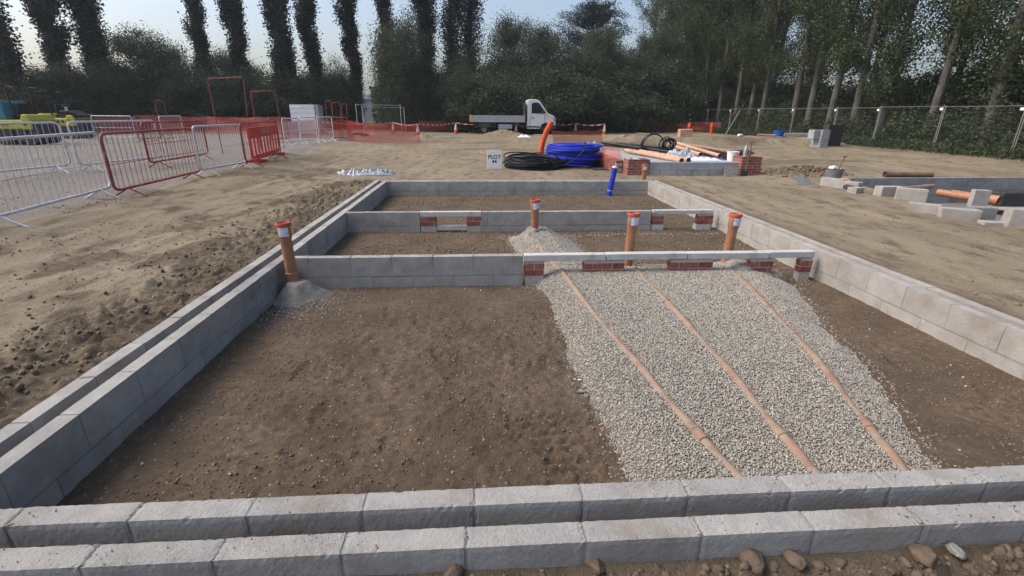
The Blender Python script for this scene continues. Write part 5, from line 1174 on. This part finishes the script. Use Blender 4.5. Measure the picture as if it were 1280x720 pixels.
LB = [lombardy(26, 1.4, 42000, 3), lombardy(25, 1.3, 38000, 5), lombardy(26, 1.65, 50000, 8), lombardy(26, 2.2, 50000, 9, double=True)]
used = set()
def place(protos, k, x_, Y, rz, label, s=1.0, sz=None, group=None):
    pr = protos[k]; z = gz(x_, Y)-.05; sc = (s, s, sz or s)
    if pr.name not in used: used.add(pr.name); pr.location = (x_, Y, z); pr.rotation_euler = (0, 0, rz); pr.scale = sc; pr['label'] = label; return pr
    return dup(pr, (x_, Y, z), rz, label, group, sc)
# columnar poplars: px at base (y about 120), distance, proto, scale
for i, (a, Y, k, s, lb) in enumerate(((22, 40, 2, 1.25, 'darkest columnar poplar cut by the left picture edge'), (92, 44, 0, 1.15, 'second columnar poplar from the left, with sky gaps either side of it'), (140, 46, 2, 1.15, 'third columnar poplar from the left, edge of the open sky'),
    (263, 50, 1, 1.0, 'columnar poplar with a bare stem, rising over the tallest red frame'), (311, 50, 0, .98, 'columnar poplar just right of the tallest red frame'), (362, 48, 2, 1.12, 'broadest columnar poplar, above the lower red frame'),
    (399, 52, 1, 1.05, 'columnar poplar above the white block pack'), (448, 52, 0, .95, 'columnar poplar at the gap where the pale building shows'), (488, 54, 1, .9, 'columnar poplar on the left behind the big willow'),
    (536, 56, 0, 1.05, 'columnar poplar on the right behind the big willow'), (578, 54, 3, 1.0, 'double stemmed columnar poplar right of the big willow'))):
    p = PY(a, 140, Y); place(LB, k, p.x, Y, i*1.3, lb, s, 1.0)
BS = [bushy(9, 4.2, 52000, 21, lsz=.15, ncl=100), bushy(8.2, 4.6, 52000, 22, lsz=.15, low=.05, ncl=90), bushy(10.5, 3.6, 66000, 23, 'lf_will', .15, 'willow_tree', low=.02, droop=.8, ncl=130), bushy(10, 4.8, 70000, 24, 'lf_will', .15, low=.03, ncl=120), bushy(5, 3.6, 34000, 25, lsz=.15, low=0, ncl=60)]
def bpl(a, top, Y, k, lb, sx=1.0, rz=0):
    p = PY(a, 140, Y); zt_ = PY(a, top, Y).z; H0 = (9, 8.2, 10.5, 10, 5)[k]; pr = BS[k]; place(BS, k, p.x, Y, rz, lb, sx, max(.3, zt_/H0/.98))
for i, (a, top, Y, k, sx, lb) in enumerate((
    (193, 36, 50, 0, .95, 'round bushy tree standing against open sky at the left'), (20, 80, 42, 1, 1.0, 'dark bush behind the teal hooded roller'), (75, 95, 43, 4, 1.2, 'dark bush behind the yellow roller'), (128, 78, 44, 1, .9, 'bush at the foot of the third columnar poplar'),
    (232, 78, 48, 1, .8, 'bush right of the round bushy tree, below open sky'), (165, 85, 46, 4, 1.1, 'low bush under the round bushy tree'), (288, 62, 53, 0, .8, 'bush behind the tallest red frame'), (335, 92, 47, 4, 1.1, 'low bush behind the lower red frame'),
    (385, 95, 49, 4, 1.0, 'low bush behind the white block pack'), (420, 76, 54, 1, .6, 'bush between two columnar poplars above the block pack'), (430, 96, 50, 4, .6, 'low bush at the left side of the gap with the pale building'), (262, 100, 45, 4, 1.0, 'low bush beneath the bare stem poplar'),
    (509, 22, 45, 2, .84, 'big dark willow hiding the feet of two columnar poplars'), (572, 85, 44, 2, .75, 'low willow under the double stemmed poplar'), (545, 92, 47, 4, .9, 'low bush between the big willow and the low one'),
    (598, 62, 50, 1, .8, 'bushy tree right of the double stemmed poplar'), (640, 32, 50, 3, .85, 'tall bushy tree above the flatbed'), (676, 42, 47, 3, .72, 'bushy tree above the truck cab'), (705, 60, 50, 1, .75, 'dark bushy tree left of the pine foot'),
    (747, 44, 48, 3, .72, 'pale green bushy tree in front of the pine'), (782, 60, 52, 0, .8, 'bushy tree at the dip of the skyline right of the pine'), (815, 48, 56, 3, .8, 'bushy tree where the back row meets the right row'),
    (622, 100, 43, 4, 1.1, 'low bush behind the truck tail'), (700, 95, 43, 4, 1.2, 'low bush ahead of the truck cab'), (765, 98, 46, 4, 1.2, 'low bush behind the last taped cone'), (812, 85, 50, 4, 1.4, 'low bush at the start of the right row'), (665, 96, 44, 4, 1.1, 'low bush behind the truck cab'))):
    bpl(a, top, Y, k, lb, sx, i*.9)
cf = conifer(15.5, 4.3, 34000, 31); p = PY(729, 140, 58); cf.location = (p.x, 58, -.1); cf['label'] = 'dark pine rising above the bushy trees behind the truck'; cf.scale = (1, 1, PY(728, 2, 58).z/15.0)

RT = [rowtree(21, 3.0, 24000, 41), rowtree(22, 3.3, 26000, 42), rowtree(20, 3.0, 22000, 43), rowtree(21, 3.4, 30000, 44, .12)]
XR_ = 24.0
rows = [(10.5, 3), (14, 3), (18, 3), (22.3, 3), (25.5, 0), (28.6, 3), (30.9, 1), (33.2, 0), (35.2, 2), (37.6, 1), (41.5, 0), (44.2, 2), (46.6, 1), (49.5, 0), (53, 3), (57, 3), (61, 3), (66, 3), (71, 3)]
nth = ['first', 'second', 'third', 'fourth', 'fifth', 'sixth', 'seventh', 'eighth', 'ninth', 'tenth', 'eleventh', 'twelfth', 'thirteenth', 'fourteenth', 'fifteenth', 'sixteenth', 'seventeenth', 'eighteenth', 'nineteenth']
for i, (Y, k) in enumerate(rows):
    s = random.uniform(.92, 1.08); xx = XR_+random.uniform(-.3, .3)+(.02*(Y-25) if 0 else 0)
    lb = {3: 'thick pale trunk at the right picture edge, in the row behind the fence'}.get(i, 'tall pale trunked tree, %s from the near end of the row behind the fence' % nth[i])
    pr = place(RT, k, xx, Y, i*1.7, lb, 1.2 if i == 3 else s, 1.0)
# second row behind fills the crowns
for i, (Y, k) in enumerate(((38, 1), (45, 0), (52, 3), (60, 3), (68, 1), (20, 3), (26, 3), (32, 3))):
    place(RT, k, XR_+6.5+random.uniform(-.5, .5), Y, 2+i*1.1, 'tall tree of the thinner row behind, %s from its near end' % nth[i], 1.0, .95)
# denser broad trees near the far corner
for i, (x_, Y, h, lb) in enumerate(((24.5, 62, 1.35, 'broad green tree left end of the right row, against open sky'), (28.0, 58, 1.45, 'broad green tree second in from the left end of the right row'), (21.0, 55, .7, 'lower green tree at the foot of the right row end'))):
    place(BS, 3 if i != 2 else 1, x_, Y, i*2.0, lb, 1.0, h)
# undergrowth behind the right fence
C = []; n_ = 260000
yy = RNG.uniform(9, 66, n_); xx = 22.4+7.2*RNG.random(n_)**.8; hh = (2.6+1.9*vn(yy*.35, xx*.4, 91)+1.5*fbm(yy*1.1, xx*1.1, 92))*np.where(xx < 24.7, np.clip(.22+.75*fbm(yy*.6, xx*.6, 93)*2, .08, .8), 1.0)
zz = -.1+hh*RNG.random(n_)**.75
u = leaves('undergrowth', np.column_stack([xx, yy, zz]), .14, MT['lf_under'], None, .7); tag(u, kind='stuff')
n_ = 26000; yy = RNG.uniform(12, 50, n_); xx = 21.9+RNG.normal(0, .8, n_); k = (xx > 20); 
C = np.column_stack([xx[k], yy[k], -.1+RNG.random(k.sum())*.45]); u = leaves('verge_weeds', C, .14, MT['lf_under'], None, .35, -1.5); tag(u, kind='stuff')
# far belt of trees behind everything so the horizon is closed
n_ = 90000; xx = RNG.uniform(-75, 40, n_); yy = 66+RNG.uniform(0, 9, n_)+.002*xx*xx; hh = 3.6+1.7*vn(xx*.16, yy*.1, 95)+1.0*fbm(xx*.9, yy*.9, 96); gap = band(xx/yy, -.250, -.205, .012)
k = RNG.random(n_) > gap; zz = -.1+hh*RNG.random(n_)**.7
u = leaves('far_tree_belt', np.column_stack([xx, yy, zz])[k], .5, MT['lf_bush'], None, .7); tag(u, kind='stuff')

# ------------------------------------------------------------------ light
w = bpy.data.worlds.new('World'); SC.world = w; w.use_nodes = True; N = w.node_tree.nodes; L = w.node_tree.links
SUN_EL, SUN_AZ = R(50), R(-86)      # azimuth from +Y, negative to the left
sky = N.new('ShaderNodeTexSky'); sky.sky_type = 'NISHITA'; sky.sun_disc = False; sky.sun_elevation = SUN_EL; sky.sun_rotation = SUN_AZ; sky.air_density = 1.0; sky.dust_density = 4.5; sky.ozone_density = 1.5
bg = N['Background']; L.new(sky.outputs[0], bg.inputs[0]); bg.inputs[1].default_value = .15
sd = bpy.data.lights.new('sun', 'SUN'); sd.energy = 1.55; sd.angle = R(32); sd.color = (1, .955, .88); so = bpy.data.objects.new('sun', sd); COL.objects.link(so)
dv = Vector((math.sin(SUN_AZ)*math.cos(SUN_EL), math.cos(SUN_AZ)*math.cos(SUN_EL), math.sin(SUN_EL))); so.rotation_euler = dv.to_track_quat('Z', 'Y').to_euler()
SC.view_settings.view_transform = 'Standard'; SC.view_settings.look = 'None'; SC.view_settings.exposure = 0.58; SC.view_settings.gamma = 1
SC.render.engine = 'CYCLES'; SC.cycles.volume_bounces = 1; SC.cycles.max_bounces = 5; SC.cycles.transparent_max_bounces = 24; SC.cycles.diffuse_bounces = 2
SC.render.resolution_x = 1024; SC.render.resolution_y = 576
hm = bpy.data.materials.new('haze'); hm.use_nodes = True; hn = hm.node_tree; hn.nodes.remove(hn.nodes['Principled BSDF']); pv = hn.nodes.new('ShaderNodeVolumePrincipled')
pv.inputs['Color'].default_value = (.86, .92, 1, 1); pv.inputs['Density'].default_value = HAZE; pv.inputs['Anisotropy'].default_value = .35; hn.links.new(pv.outputs[0], hn.nodes['Material Output'].inputs['Volume'])
mb = MB(); mb.box((-905, -65, -2.0), (910, 1560, 30)); hz = mb.build('haze', hm); tag(hz, kind='stuff')
# tree prototypes carry no 'x' label
for o in bpy.data.objects:
    if o.get('label') == 'x': print('UNPLACED', o.name)
